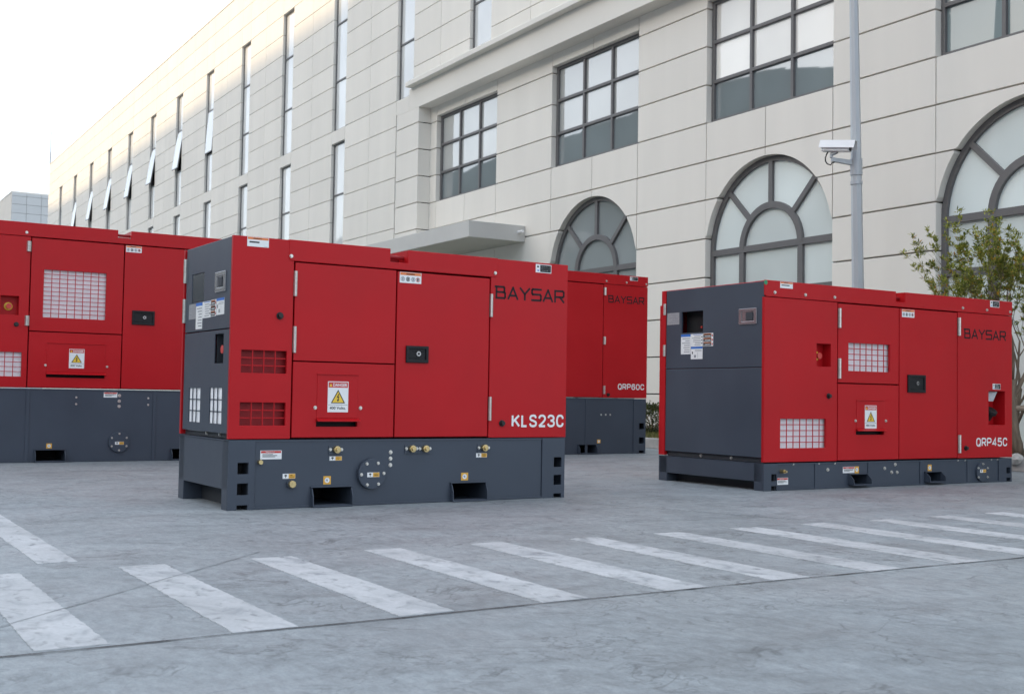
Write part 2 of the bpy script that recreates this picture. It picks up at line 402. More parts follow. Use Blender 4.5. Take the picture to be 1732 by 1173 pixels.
def stroke(mb, p, q, wd, c0, c1, mi=0):
    p = Vector(p); q = Vector(q); d = (q - p).normalized(); nn = Vector((-d.y, d.x)) * wd / 2; e = d * wd / 2 * 0.9
    mb.prism([tuple(p - e + nn), tuple(p - e - nn), tuple(q + e - nn), tuple(q + e + nn)], c0, c1, mi)
BRAND_STROKES = {
    'B': [((0, 0), (0, 1)), ((-.12, 1), (.78, 1)), ((.78, 1), (.86, .9)), ((.86, .9), (.86, .62)), ((.86, .62), (.78, .53)), ((0, .53), (.8, .53)), ((.8, .53), (.95, .43)), ((.95, .43), (.95, .1)), ((.95, .1), (.85, 0)), ((0, 0), (.85, 0))],
    'A': [((0, 0), (.5, 1)), ((.5, 1), (1, 0)), ((.22, .28), (.80, .28))],
    'Y': [((0, 1), (.5, .48)), ((1, 1), (.5, .48)), ((.5, .48), (.5, 0))],
    'S': [((1, 1), (.08, 1)), ((.08, 1), (0, .9)), ((0, .9), (0, .62)), ((0, .62), (.08, .53)), ((.08, .53), (.92, .53)), ((.92, .53), (1, .42)), ((1, .42), (1, .1)), ((1, .1), (.92, 0)), ((.92, 0), (0, 0))],
    'R': [((0, 0), (0, 1)), ((0, 1), (.88, 1)), ((.88, 1), (1, .9)), ((1, .9), (1, .55)), ((1, .55), (.88, .44)), ((.88, .44), (0, .44)), ((.55, .44), (1, 0))]}
def brand(mb, a0, a1, b0, b1, c0, c1, mi=0):
    n = 6; pitch = (a1 - a0) / (n - 0.22); wd = pitch * 0.76; h = b1 - b0
    for i, ch in enumerate('BAYSAR'):
        for p, q in BRAND_STROKES[ch]:
            ox = a0 + i * pitch
            stroke(mb, (ox + p[0] * wd, b0 + p[1] * h), (ox + q[0] * wd, b0 + q[1] * h), 0.0128, c0, c1, mi)

def spline(pts, k=5):
    out = []; n = len(pts)
    for i in range(n - 1):
        p0, p1, p2, p3_ = pts[max(i - 1, 0)], pts[i], pts[i + 1], pts[min(i + 2, n - 1)]
        for j in range(k):
            f = j / k
            out.append(tuple(.5 * (2 * p1[c] + (p2[c] - p0[c]) * f + (2 * p0[c] - 5 * p1[c] + 4 * p2[c] - p3_[c]) * f * f + (3 * p1[c] - p0[c] - 3 * p2[c] + p3_[c]) * f ** 3) for c in (0, 1)))
    return out + [pts[-1]]
OVAL = [(.5 + .5 * math.copysign(abs(math.cos(a)) ** .75, math.cos(a)), .5 + .5 * math.copysign(abs(math.sin(a)) ** .75, math.sin(a))) for a in [2 * math.pi * i / 28 for i in range(29)]]
BOWL = spline([(0, 1), (.55, 1), (.9, .93), (1, .73), (.9, .53), (.55, .46), (0, .46)])
LETTERS = {
    'K': [[(0, 0), (0, 1)], [(.96, 1), (.05, .40)], [(.32, .60), (1, 0)]],
    'L': [[(0, 1), (0, 0), (.92, 0)]],
    'S': [spline([(.97, .76), (.82, .95), (.5, 1), (.15, .93), (.03, .75), (.15, .60), (.5, .51), (.86, .41), (.99, .25), (.85, .06), (.5, 0), (.15, .06), (0, .26)])],
    '2': [spline([(.02, .72), (.12, .92), (.5, 1), (.86, .92), (.97, .73), (.88, .54), (.5, .28), (0, 0)]), [(0, 0), (1, 0)]],
    '3': [spline([(.03, .78), (.18, .95), (.5, 1), (.84, .92), (.93, .75), (.80, .58), (.42, .53)]), spline([(.42, .53), (.84, .46), (1, .27), (.85, .06), (.5, 0), (.14, .06), (0, .24)])],
    'C': [spline([(.99, .70), (.87, .93), (.5, 1), (.14, .90), (0, .5), (.14, .10), (.5, 0), (.87, .07), (.99, .30)])],
    'Q': [OVAL, [(.58, .22), (.98, -.06)]], '0': [OVAL],
    'R': [[(0, 0), (0, 1)], BOWL, [(.50, .46), (1, 0)]], 'P': [[(0, 0), (0, 1)], BOWL],
    '4': [[(.72, 0), (.72, 1), (0, .26), (1.02, .26)]],
    '5': [[(.93, 1), (.14, 1), (.06, .52)], spline([(.06, .52), (.42, .63), (.86, .54), (1, .31), (.86, .07), (.46, 0), (.12, .06), (0, .22)])],
    '6': [spline([(.94, .80), (.80, .96), (.5, 1), (.15, .90), (.01, .5), (.12, .10), (.5, 0), (.88, .09), (.99, .31), (.88, .54), (.5, .62), (.14, .53), (.02, .36)])]}
def ribbon(mb, pts, wd, c, mi=0):
    n = len(pts); vs = []
    for i in range(n):
        p = Vector(pts[i]); d0 = (p - Vector(pts[i - 1])).normalized() if i else None; d1 = (Vector(pts[i + 1]) - p).normalized() if i < n - 1 else None
        a, b = d0 or d1, d1 or d0
        na, nb = Vector((-a.y, a.x)), Vector((-b.y, b.x)); m_ = (na + nb).normalized(); k = wd / 2 / max(.45, m_.dot(na))
        vs += [(p.x + m_.x * k, p.y + m_.y * k, c), (p.x - m_.x * k, p.y - m_.y * k, c)]
    mb.add(vs, [(2 * i, 2 * i + 1, 2 * i + 3, 2 * i + 2) for i in range(n - 1)], mi)
def model_text(mb, body, a0, a1, b0, b1, c):
    adv = [{'L': .86, 'K': 1.04}.get(ch, 1.0) for ch in body]; pitch = (a1 - a0) / (sum(adv) - .13); h = b1 - b0; wd = h * .17
    for i, ch in enumerate(body):
        lw = pitch * (adv[i] - .13) - wd; ox = a0 + pitch * sum(adv[:i])
        for j, st in enumerate(LETTERS[ch]):
            ribbon(mb, [(ox + wd / 2 + x * lw, b0 + wd / 2 + y * (h - wd)) for x, y in st], wd, c - .00015 * j)

# ------------------------------------------------------------------ stickers
SM = [WHITE, LRED, LYEL, LBLACK, LORANGE, LBLUE, LGREY, LAMB, SILVER, LGREEN]
def sticker(kindof, a0, a1, b0, b1, parent, mp=Ff, c=0.0):
    """thin printed label; c = depth of the surface it is stuck to"""
    mb = MB(mp); W_, H_ = a1 - a0, b1 - b0
    def r(u0, u1, v0, v1, mi, k=1): mb.add([(a0 + u0 * W_, b0 + v0 * H_, c - .0012 - .0003 * k), (a0 + u1 * W_, b0 + v0 * H_, c - .0012 - .0003 * k), (a0 + u1 * W_, b0 + v1 * H_, c - .0012 - .0003 * k), (a0 + u0 * W_, b0 + v1 * H_, c - .0012 - .0003 * k)], [(0, 1, 2, 3)], mi)
    base = 8 if kindof == 'plate' else 7 if kindof == 'square' else 0
    mb.prism([(a0, b0), (a1, b0), (a1, b1), (a0, b1)], c - .0012, c + .0005, base)
    rnd = random.Random(int(a0 * 1000 + b0 * 777))
    def lines(u0, u1, v0, v1, n, mi=6, hgt=0.4):
        for i in range(n):
            v = v1 - (i + 0.5) * (v1 - v0) / n; hh = (v1 - v0) / n * hgt / 2
            r(u0, u0 + (u1 - u0) * rnd.uniform(.55, 1), v - hh, v + hh, mi)
    name = 'warning_label'
    if kindof == 'danger':
        r(.03, .97, .80, .975, 1)
        put_text(mb, 'DANGER', a0 + .25 * W_, a0 + .93 * W_, b0 + .835 * H_, b0 + .94 * H_, c - .0019, 0, 0.02)
        t = lambda pts, mi, k: mb.add([(a0 + u * W_, b0 + v * H_, c - .0012 - .0003 * k) for u, v in pts], [tuple(range(len(pts)))], mi)
        t([(.07, .835), (.21, .835), (.14, .93)], 2, 2)
        t([(.15, .29), (.85, .29), (.5, .735)], 3, 1)
        t([(.22, .315), (.78, .315), (.5, .675)], 2, 2)
        t([(.52, .60), (.42, .47), (.50, .485), (.47, .40), (.43, .41), (.49, .34), (.57, .42), (.52, .415), (.56, .52), (.49, .505), (.57, .585)], 3, 3)
        r(.03, .97, .235, .245, 3)
        put_text(mb, '400 Volts.', a0 + .10 * W_, a0 + .88 * W_, b0 + .09 * H_, b0 + .185 * H_, c - .0017, 3, 0.02)
        name = 'danger_sign'
    elif kindof == 'warn':                   # orange headed text label
        r(.02, .98, .74, .97, 4); lines(.28, .75, .78, .93, 1, 3, .7); lines(.1, .92, .38, .56, 1, 3, .9); lines(.78, .95, .06, .12, 1, 6)
    elif kindof == 'warnred':
        r(.03, .97, .70, .95, 1); lines(.25, .7, .74, .9, 1, 0, .5); lines(.10, .92, .22, .62, 3, 3, .5)
    elif kindof == 'picto':                  # orange header and a row of round pictograms
        r(.02, .98, .72, .97, 4); lines(.3, .7, .76, .92, 1, 3, .7)
        for i, u in enumerate((.14, .38, .62, .84)):
            rr_ = .22 * H_
            for k in range(10):
                t0, t1 = 2 * math.pi * k / 10, 2 * math.pi * (k + 1) / 10
                ca, cb = a0 + u * W_, b0 + .36 * H_
                mb.add([(ca + rr_ * math.cos(t0), cb + rr_ * math.sin(t0), c - .0015), (ca + rr_ * math.cos(t1), cb + rr_ * math.sin(t1), c - .0015), (ca + .72 * rr_ * math.cos(t1), cb + .72 * rr_ * math.sin(t1), c - .0015), (ca + .72 * rr_ * math.cos(t0), cb + .72 * rr_ * math.sin(t0), c - .0015)], [(0, 1, 2, 3)], (6, 3, 6, 1)[i])
            r(u - .035, u + .035, .24, .48, (6, 3, 6, 3)[i])
    elif kindof == 'rating':                 # white label with a black block
        r(.28, .97, .08, .92, 3); lines(.36, .92, .15, .85, 3, 0, .28); r(.08, .2, .6, .8, 3); r(.10, .22, .18, .32, 5)
    elif kindof == 'instr':
        r(0.0, 1, .88, 1, 5); lines(.08, .92, .06, .84, 7, 6, .35)
    elif kindof == 'instrw':
        r(.05, .8, .93, .97, 5); lines(.16, .95, .06, .88, 6, 6, .35)
        for v in (.2, .45, .7): r(.03, .11, v, v + .1, 3)
    elif kindof == 'danger3':
        for i in range(3):
            v = .03 + i * .325; r(.18, .97, v, v + .29, 3); r(.18, .97, v + .2, v + .29, 4); r(.25, .85, v + .08, v + .13, 0, 2); r(.03, .14, v + .05, v + .2, 1)
    elif kindof == 'instrp':
        r(0, 1, .84, 1, 5); lines(.08, .9, .6, .78, 2, 6, .35); r(.40, .42, .08, .55, 6); r(.55, .72, .12, .34, 6); r(.82, .9, .42, .62, 3)
    elif kindof == 'arrow':                  # half white with a black arrow, half amber
        r(.47, .99, .04, .96, 7); lines(.55, .93, .2, .8, 2, 3, .5)
        r(.21, .26, .15, .5, 3)
        mb.add([(a0 + u * W_, b0 + v * H_, c - .0015) for u, v in ((.14, .5), (.33, .5), (.33, .72), (.235, .85), (.14, .72))], [(0, 1, 2, 3, 4)], 3)
    elif kindof == 'square':
        ca, cb, rr_ = (a0 + a1) / 2, (b0 + b1) / 2, .33 * min(W_, H_)
        mb.add([(ca + rr_ * math.cos(k * math.pi / 6), cb + rr_ * math.sin(k * math.pi / 6), c - .0015) for k in range(12)], [tuple(range(12))], 0)
        r(.42, .58, .38, .62, 6, 2); r(.3, .42, .52, .6, 5, 2)
    elif kindof == 'plate':
        lines(.08, .92, .1, .92, 6, 6, .3)
    return mb.build(name, SM, parent, recalc=False)

# ------------------------------------------------------------------ small fittings
def hinge(parent, a0, a1, b0, b1, mp=Ff, c=0.0):
    mb = MB(mp); m_ = (b0 + b1) / 2; am = (a0 + a1) / 2; rr = (a1 - a0) * .5
    mb.box(a0, a1, b0, b1, c - .004, c + .001)
    for z0, z1 in ((b0, m_ - .001), (m_ + .001, b1)):
        mb.tube([(am, z0, c - .006), (am, z1, c - .006)], rr * .95, 8)
    return mb.build('hinge', STEEL, parent)
def lock(parent, a0, a1, b0, b1, mp=Ff):
    mb = MB(mp); iw = .018
    mb.plate(a0, a1, b0, b1, -.012, .002, [(a0 + iw, a1 - iw, b0 + iw, b1 - iw)])
    mb.box(a0 + iw * .6, a1 - iw * .6, b0 + iw * .6, b1 - iw * .6, -.003, .004)
    mb.box(a0 + iw * 1.2, a0 + (a1 - a0) * .62, b0 + iw * 1.4, b0 + iw * 1.4 + .006, -.006, .002)
    mb.box(a0 + (a1 - a0) * .3, a1 - iw * 1.6, b1 - iw * 2.0, b1 - iw * 1.6, -.006, .002)
    o = mb.build('lock', BLACK, parent, bevel=.003)
    k = MB(mp); ka, kb = a0 + (a1 - a0) * .55, (b0 + b1) / 2 + .004
    k.disc(ka, kb, .015, -.011, .002, 14).disc(ka, kb, .007, -.013, -.0105, 8, 1)
    k.build('key_cylinder', [CHROME, BLACK], o)
def plug(parent, a, b, mp=Ff):
    MB(mp).disc(a, b, .021, -.006, .001, 14).disc(a, b, .014, -.024, -.005, 12).build('rubber_stop', RUBBER, parent, bevel=.002)
def bolt(parent, a, b, r=.009, mp=Ff, c=0.0, m=None, name='bolt'):
    MB(mp).disc(a, b, r * 1.35, c - .002, c + .001, 12).disc(a, b, r, c - .009, c - .0015, 6).build(name, m or STEEL, parent)
def grille(parent, a0, a1, b0, b1, nx, nz, mp=Ff, m=None, backm=None, depth=.034):
    mb = MB(mp); t = .0028
    for i in range(1, nx): x = a0 + (a1 - a0) * i / nx; mb.box(x - t, x + t, b0, b1, .004, .009)
    for j in range(1, nz): z = b0 + (b1 - b0) * j / nz; mb.box(a0, a1, z - t, z + t, .0095, .0145)
    mb.build('vent_grille', m or RED, parent)
    MB(mp).box(a0 - .03, a1 + .03, b0 - .05, b1 + .015, depth, depth + .01).build('insulation_board', backm or FOAM, parent)
def estop(parent, hole, mp=Ff, side=None):
    a0, a1, b0, b1 = hole; d = .085
    mb = MB(mp)
    mb.box(a0 - .004, a0, b0, b1, .019, d).box(a1, a1 + .004, b0, b1, .019, d).box(a0 - .004, a1 + .004, b1, b1 + .004, .019, d).box(a0 - .004, a1 + .004, b0 - .004, b0, .019, d).box(a0, a1, b0, b1, d - .004, d)
    mb.build('recess_box', RED if mp is Ff else GREYD, parent)
    ca, cb = (a0 + a1) / 2 + (-.028 if side == 'l' else .035 if side == 'r' else 0), (b0 + b1) / 2 - .005
    k = MB(mp); cd = d - .004 if side is None else .06
    k.disc(ca, cb, .036, cd - .006, cd + .001, 20, 1).disc(ca, cb, .013, cd - .03, cd - .004, 12, 2).disc(ca, cb, .024, cd - .047, cd - .028, 18, 0, r1=.022)
    k.build('emergency_stop', [LRED, LYEL, BLACK], parent, bevel=.002)
def pocket_frame(mp, parent, a0, a1, b0, b1, prot, slant=0.0):
    """open fork pocket: sheet tube cut on a slant, the foot standing proud"""
    mb = MB(mp); t = .006; dp = .45
    mb.prism_ = None
    for x0, x1, xs in ((a0 - t, a0, 1), (a1, a1 + t, 1)):
        # side wall polygon in (b,c) extruded along a
        pts = [(b0, -prot), (b0 + (b1 - b0) * .55, -prot * .9), (b1, -.004), (b1, dp), (b0, dp)]
        n = len(pts)
        vs = [(x0, p[0], p[1]) for p in pts] + [(x1, p[0], p[1]) for p in pts]
        mb.add(vs, [tuple(range(n)), tuple(range(2 * n - 1, n - 1, -1))] + [(i, i + n, (i + 1) % n + n, (i + 1) % n) for i in range(n)])
    mb.box(a0 - t - .004, a1 + t + .004, b1, b1 + t, -.010, dp)
    mb.box(a0, a1, b0 - t * .3, b0 + t, -prot, dp, 0)
    mb.box(a0, a1, b0 + t, b1, dp - .01, dp, 1)
    return mb.build('fork_pocket', [GREY, DARK], parent, bevel=.0012)

def front_panel(parent, name, x0, x1, z0, z1, holes=(), c0=0.0, c1=.02, m=None, mp=Ff):
    return MB(mp).plate(x0, x1, z0, z1, c0, c1, holes).build(name, m or RED, parent, bevel=.0025)

def access_flap(parent, hx0, hx1, hz0, hz1):
    """embossed cable flap with a slot under its drip lip"""
    MB(Ff).box(hx0, hx1, hz0 + .05, hz1, -.0035, .002).build('cable_flap', RED, parent, bevel=.002)
    MB(Ff).prism([(hx0 - .003, hz1 - .003), (hx1 + .003, hz1 - .003), (hx1 + .003, hz1 + .003), (hx0 - .003, hz1 + .003)], -.010, .001).build('flap_bead', RED, parent, bevel=.002)
    mb = MB(Ff); z = hz0 + .05
    mb.add([(hx0 - .002, z, 0), (hx1 + .01, z, 0), (hx1 + .01, z - .014, -.030), (hx0 - .002, z - .014, -.030),
            (hx0 - .002, z - .004, 0), (hx1 + .01, z - .004, 0), (hx1 + .01, z - .018, -.030), (hx0 - .002, z - .018, -.030)],
           [(0, 1, 2, 3), (4, 7, 6, 5), (0, 4, 5, 1), (3, 2, 6, 7), (0, 3, 7, 4), (1, 5, 6, 2)])
    mb.build('drip_lip', RED, parent)
    MB(Ff).box(hx0 - .02, hx1 + .02, hz0 - .03, hz0 + .06, .05, .056).build('slot_shade_sheet', DARK, parent)  # near-black sheet standing in for the shade behind the slot
    bolt(parent, hx0 - .009, hz0 + .11, .008); bolt(parent, hx1 + .02, hz0 + .11, .008)

def skid_common(t, L, W, H, posts, tank, pockets, holes_z, hx, endbeam, prot):
    """fuel-tank skid: corner posts with square holes, tank faces, fork pockets, end beams"""
    pl, pr = posts
    ph = [(a, b, 0.004 if z0 <= 0.004 else z0, z1) for a, b in (hx[0],) for z0, z1 in holes_z]
    for side, (x0, x1), hh in (('l', pl, hx[0]), ('r', pr, hx[1])):
        hs = [(hh[0], hh[1], z0, z1) for z0, z1 in holes_z]
        mb = MB(Ff); mb.plate(x0, x1, 0, H, 0.0, .012, hs)
        if side == 'l': mb.plate(x0, x0 + .012, 0, H, .0125, .10)
        else: mb.plate(x1 - .012, x1, 0, H, .0125, .10)
        mb.box(x0 + .013, x1 - .001, 0.0, H - .002, .101, .11, 1)
        mb.build('corner_post', [GREY, DARK], t, bevel=.002)
        mb = MB(Ff); mb.box(x0, x1, 0, H, W - .10, W); mb.build('corner_post', GREY, t, bevel=.002)
    # tank face with fork pocket cut-outs
    tx0, tx1 = tank
    hol = [(p[0], p[1], p[2], p[3]) for p in pockets]
    MB(Ff).plate(tx0, tx1, .0, H, .008, .02, hol).build('tank_face', GREY, t, bevel=.0015)
    MB(Ff).box(tx0, tx1, .02, H, .46, W - .01).build('tank_body', GREYD, t)
    MB(Ff).box(tx0 - .002, tx1 + .002, .003, .014, .002, .0078).build('weld_flange', GREY, t)
    for p in pockets: pocket_frame(Ff, t, p[0], p[1], p[2], p[3], prot)
    # end beam
    z0, z1, y0 = endbeam
    MB(Lf).box(.012, W - .012, z0, z1, y0, y0 + .012).build('end_beam', GREY, t, bevel=.002)
    MB(Lf).box(.13, W - .13, z0, z0 + .012, y0 + .0125, .11).build('end_beam', GREY, t)
    MB(Lf).box(.015, W - .015, .0, H, .118, .128).build('tank_end', GREYD, t)
    MB(Lf).box(.012, W - .012, z0, z1, L - .02, L - .008).build('end_beam', GREY, t)
    MB().box(0.004, L - .004, .004, W - .004, H - .010, H + .001).build('deck_plate', GREY, t)

def roof_lid(t, x0, x1, z0, z1, W, notch, groove, inset=0.0, proud=.004):
    n0, n1, nz = notch
    def prof(a, b, k=.012): return [(a + k, z0), (b - k, z0), (b, z0 + k), (b, z1), (n1, z1), (n1, nz), (n0, nz), (n0, z1), (a, z1), (a, z0 + k)]
    o = MB(Ff).prism(prof(x0, x1), -proud, .0095).build('roof_lid', RED, t, bevel=.003)
    xr = x0 + inset
    MB(Ff).prism(prof(xr, x1 - .001, .001), .010, W if groove else .13).build('roof_panel', RED, t, bevel=.003)
    if groove: MB(Ff).box(n0, n1, nz, nz + .004, .06, W - .06).build('lifting_floor', RED_IN, o)
    else: MB(Ff).box(xr, x1 - .001, z0, z1 - .001, .1305, W).build('roof_panel', RED, t, bevel=.003)
    b = MB(Ff); zb = nz + (z1 - nz) * .45
    b.tube([(n0 - .01, zb, .06), (n1 + .01, zb, .06)], .012, 8)
    b.build('lifting_bar', RED_IN, o)
    return o

GEN_GROUP = 'red generator sets parked in the yard'

# ---------------- front generator (small canopy on a deep tank)
def front_generator():
    L, W, H, T = 2.252, 0.89, .383, 1.507
    t = thing('generator_set', 'small red generator set on a deep grey tank, nearest the camera, lettered KLS23C', 'generator', (2.062, 6.221, 0), .0132, GEN_GROUP)
    holes = [(.0585, .1195, .197, .259), (.0585, .1195, .083, .146), (.0585, .1195, .0, .027)]
    skid_common(t, L, W, H, ((.004, .158), (2.071, 2.248)), (.160, 2.069), [(.498, .736, .004, .112), (1.408, 1.646, .004, .113)],
                [(.197, .259), (.083, .146), (.0, .027)], ((.058, .119), (2.163, 2.222)), (.112, .381, .004), .03)
    # canopy
    MB().box(.10, L - .02, .12, W - .02, .386, T - .03).build('inner_liner', RED_IN, t)
    MB().box(.0, L, W - .02, W, .388, T).build('rear_sheet', RED, t, bevel=.003)
    MB().box(L - .02, L, .0205, W - .0205, .388, T).build('end_sheet', RED, t, bevel=.003)
    z0 = .389
    v1, v2 = (.062, .326, .753, .879), (.062, .326, .463, .590)
    p = front_panel(t, 'end_panel', 0, .357, z0, T, [v1, v2])
    for v in (v1, v2): grille(p, *v, 4, 3, m=RED, backm=RED_IN, depth=.045)
    sticker('warn', .079, .204, 1.452, 1.505, p); plug(p, .279, 1.076)
    MB(Lf).box(0.0205, .024, .389, T, 0, .03).build('corner_strip', RED, t)
    # upper blank door
    d = front_panel(t, 'door', .366, 1.003, .829, 1.383)
    hinge(d, .357, .377, 1.192, 1.334); hinge(d, .359, .379, .873, 1.021)
    # lower cable access panel
    d = front_panel(t, 'access_panel', .366, 1.003, .396, .822, [(.513, .768, .457, .486)])
    access_flap(d, .513, .767, .455, .757); sticker('danger', .578, .706, .540, .716, d, Ff, -.0035)
    # locking door
    d = front_panel(t, 'door', 1.012, 1.655, .396, 1.379)
    hinge(d, 1.657, 1.677, 1.140, 1.283); hinge(d, 1.659, 1.679, .495, .642)
    lock(d, 1.075, 1.226, .838, .939); sticker('picto', 1.025, 1.170, 1.313, 1.377, d)
    # right end panel with lettering
    p = front_panel(t, 'end_panel', 1.664, L, z0, T)
    mb = MB(Ff); brand(mb, 1.705, 2.222, 1.263, 1.333, -.0012, .0004); mb.build('lettering', BRAND, p)
    mb = MB(Ff); model_text(mb, 'KLS23C', 1.833, 2.234, .453, .534, -.0015); mb.build('lettering', WHITE, p, recalc=False)
    plug(p, 1.760, .478); sticker('rating', 1.998, 2.119, 1.443, 1.497, p)
    lid = roof_lid(t, .324, 1.710, 1.390, T + .003, W - .03, (.960, 1.078, 1.431), True)
    for x in (.337, 1.691): bolt(lid, x, 1.416, .008, c=-.004)
    MB().box(.022, .323, .0205, W - .0205, T - .02, T - .002).build('roof_panel', RED, t)
    MB().box(1.711, L - .022, .0205, W - .0205, T - .02, T - .002).build('roof_panel', RED, t)
    # dark end face
    c0 = .006
    wn = (.503, .731, 1.173, 1.343)
    d = front_panel(t, 'control_door', .040, .845, .999, T - .002, [wn], c0, c0 + .018, GREY, Lf)
    MB(Lf).box(wn[0] + .003, wn[1] - .003, wn[2] + .003, wn[3] - .003, c0 + .003, c0 + .008).build('viewing_pane', GLASS_PANEL, d)
    hinge(d, .846, .868, 1.302, 1.448, Lf, c0); hinge(d, .846, .868, 1.06, 1.204, Lf, c0)
    h = MB(Lf); h.plate(.117, .293, 1.206, 1.322, c0 - .008, c0 + .002, [(.150, .262, 1.232, 1.298)])
    h.box(.135, .275, 1.22, 1.31, c0 - .003, c0 + .003); h.box(.165, .235, 1.238, 1.292, c0 - .010, c0 + .001, 1)
    h.build('paddle_latch', [CHROME, GREYD], d, bevel=.004)
    sticker('plate', .645, .776, 1.076, 1.165, d, Lf, c0)
    sticker('instr', .520, .640, 1.012, 1.167, d, Lf, c0)
    sticker('instrw', .372, .517, 1.072, 1.168, d, Lf, c0)
    sticker('danger3', .274, .369, 1.076, 1.171, d, Lf, c0)
    sticker('instrp', .137, .268, 1.079, 1.173, d, Lf, c0)
    va, vb, es = (.521, .735, .466, .666), (.142, .353, .467, .669), (.136, .284, .805, .972)
    d = front_panel(t, 'lower_panel', .030, .845, .418, .992, [va, vb, es], c0, c0 + .006, GREY, Lf)
    for v in (va, vb): grille(d, *v, 3, 3, Lf, GREY, FOAM, .0130)
    estop(d, es, Lf, 'l')
    MB(Lf).box(.862, W - .021, .389, T - .002, 0, .03).build('corner_strip', RED, t)
    MB(Lf).box(.03, .862, .388, .416, .030, .04).build('sill_strip', GREYD, t)
    for y in (.444, .216): bolt(t, y, .407, .009, Lf, .03)
    # tank fittings
    for x, y in ((.640, .326), (1.129, .326), (1.219, .325), (1.633, .326)):
        MB(Ff).plate(x - .045, x + .045, y - .03, y + .022, .003, .009).build('mounting_plate', GREY, t, bevel=.001)
        MB(Ff).disc(x, y, .021, -.022, .004, 14).disc(x, y, .013, -.034, -.021, 6).build('brass_plug', BRASS, t, bevel=.002)
        for dx in (-.035, .035): bolt(t, x + dx, y, .007, c=.003)
    MB(Ff).disc(.370, .136, .026, -.006, .009, 14, 1).disc(.370, .136, .021, -.028, -.005, 8).build('drain_plug', [BRASS, GREY], t, bevel=.002)
    MB(Ff).disc(.184, .261, .013, -.020, .009, 10).build('drain_plug', BRASS, t, bevel=.002)
    cp = MB(Ff).disc(.862, .184, .088, -.022, .009, 40).build('inspection_cover', GREY, t, bevel=.002)
    for k in range(6): bolt(cp, .864 + .072 * math.cos(R(60 * k + 2)), .183 + .070 * math.sin(R(60 * k + 2)), .007, c=-.022)
    sticker('arrow', .829, .907, .165, .192, cp, Ff, -.022)
    for z in (.306, .269, .231): bolt(t, .992, z, .009, c=.008)
    sticker('warnred', .188, .313, .276, .325, t, Ff, .008)
    sticker('arrow', .322, .397, .166, .194, t, Ff, .008); sticker('arrow', .603, .680, .263, .287, t, Ff, .008)
    sticker('arrow', 1.582, 1.660, .267, .293, t, Ff, .008)
    sticker('square', .568, .614, .128, .175, t, Ff, .008); sticker('square', 1.477, 1.527, .128, .175, t, Ff, .008)
front_generator()

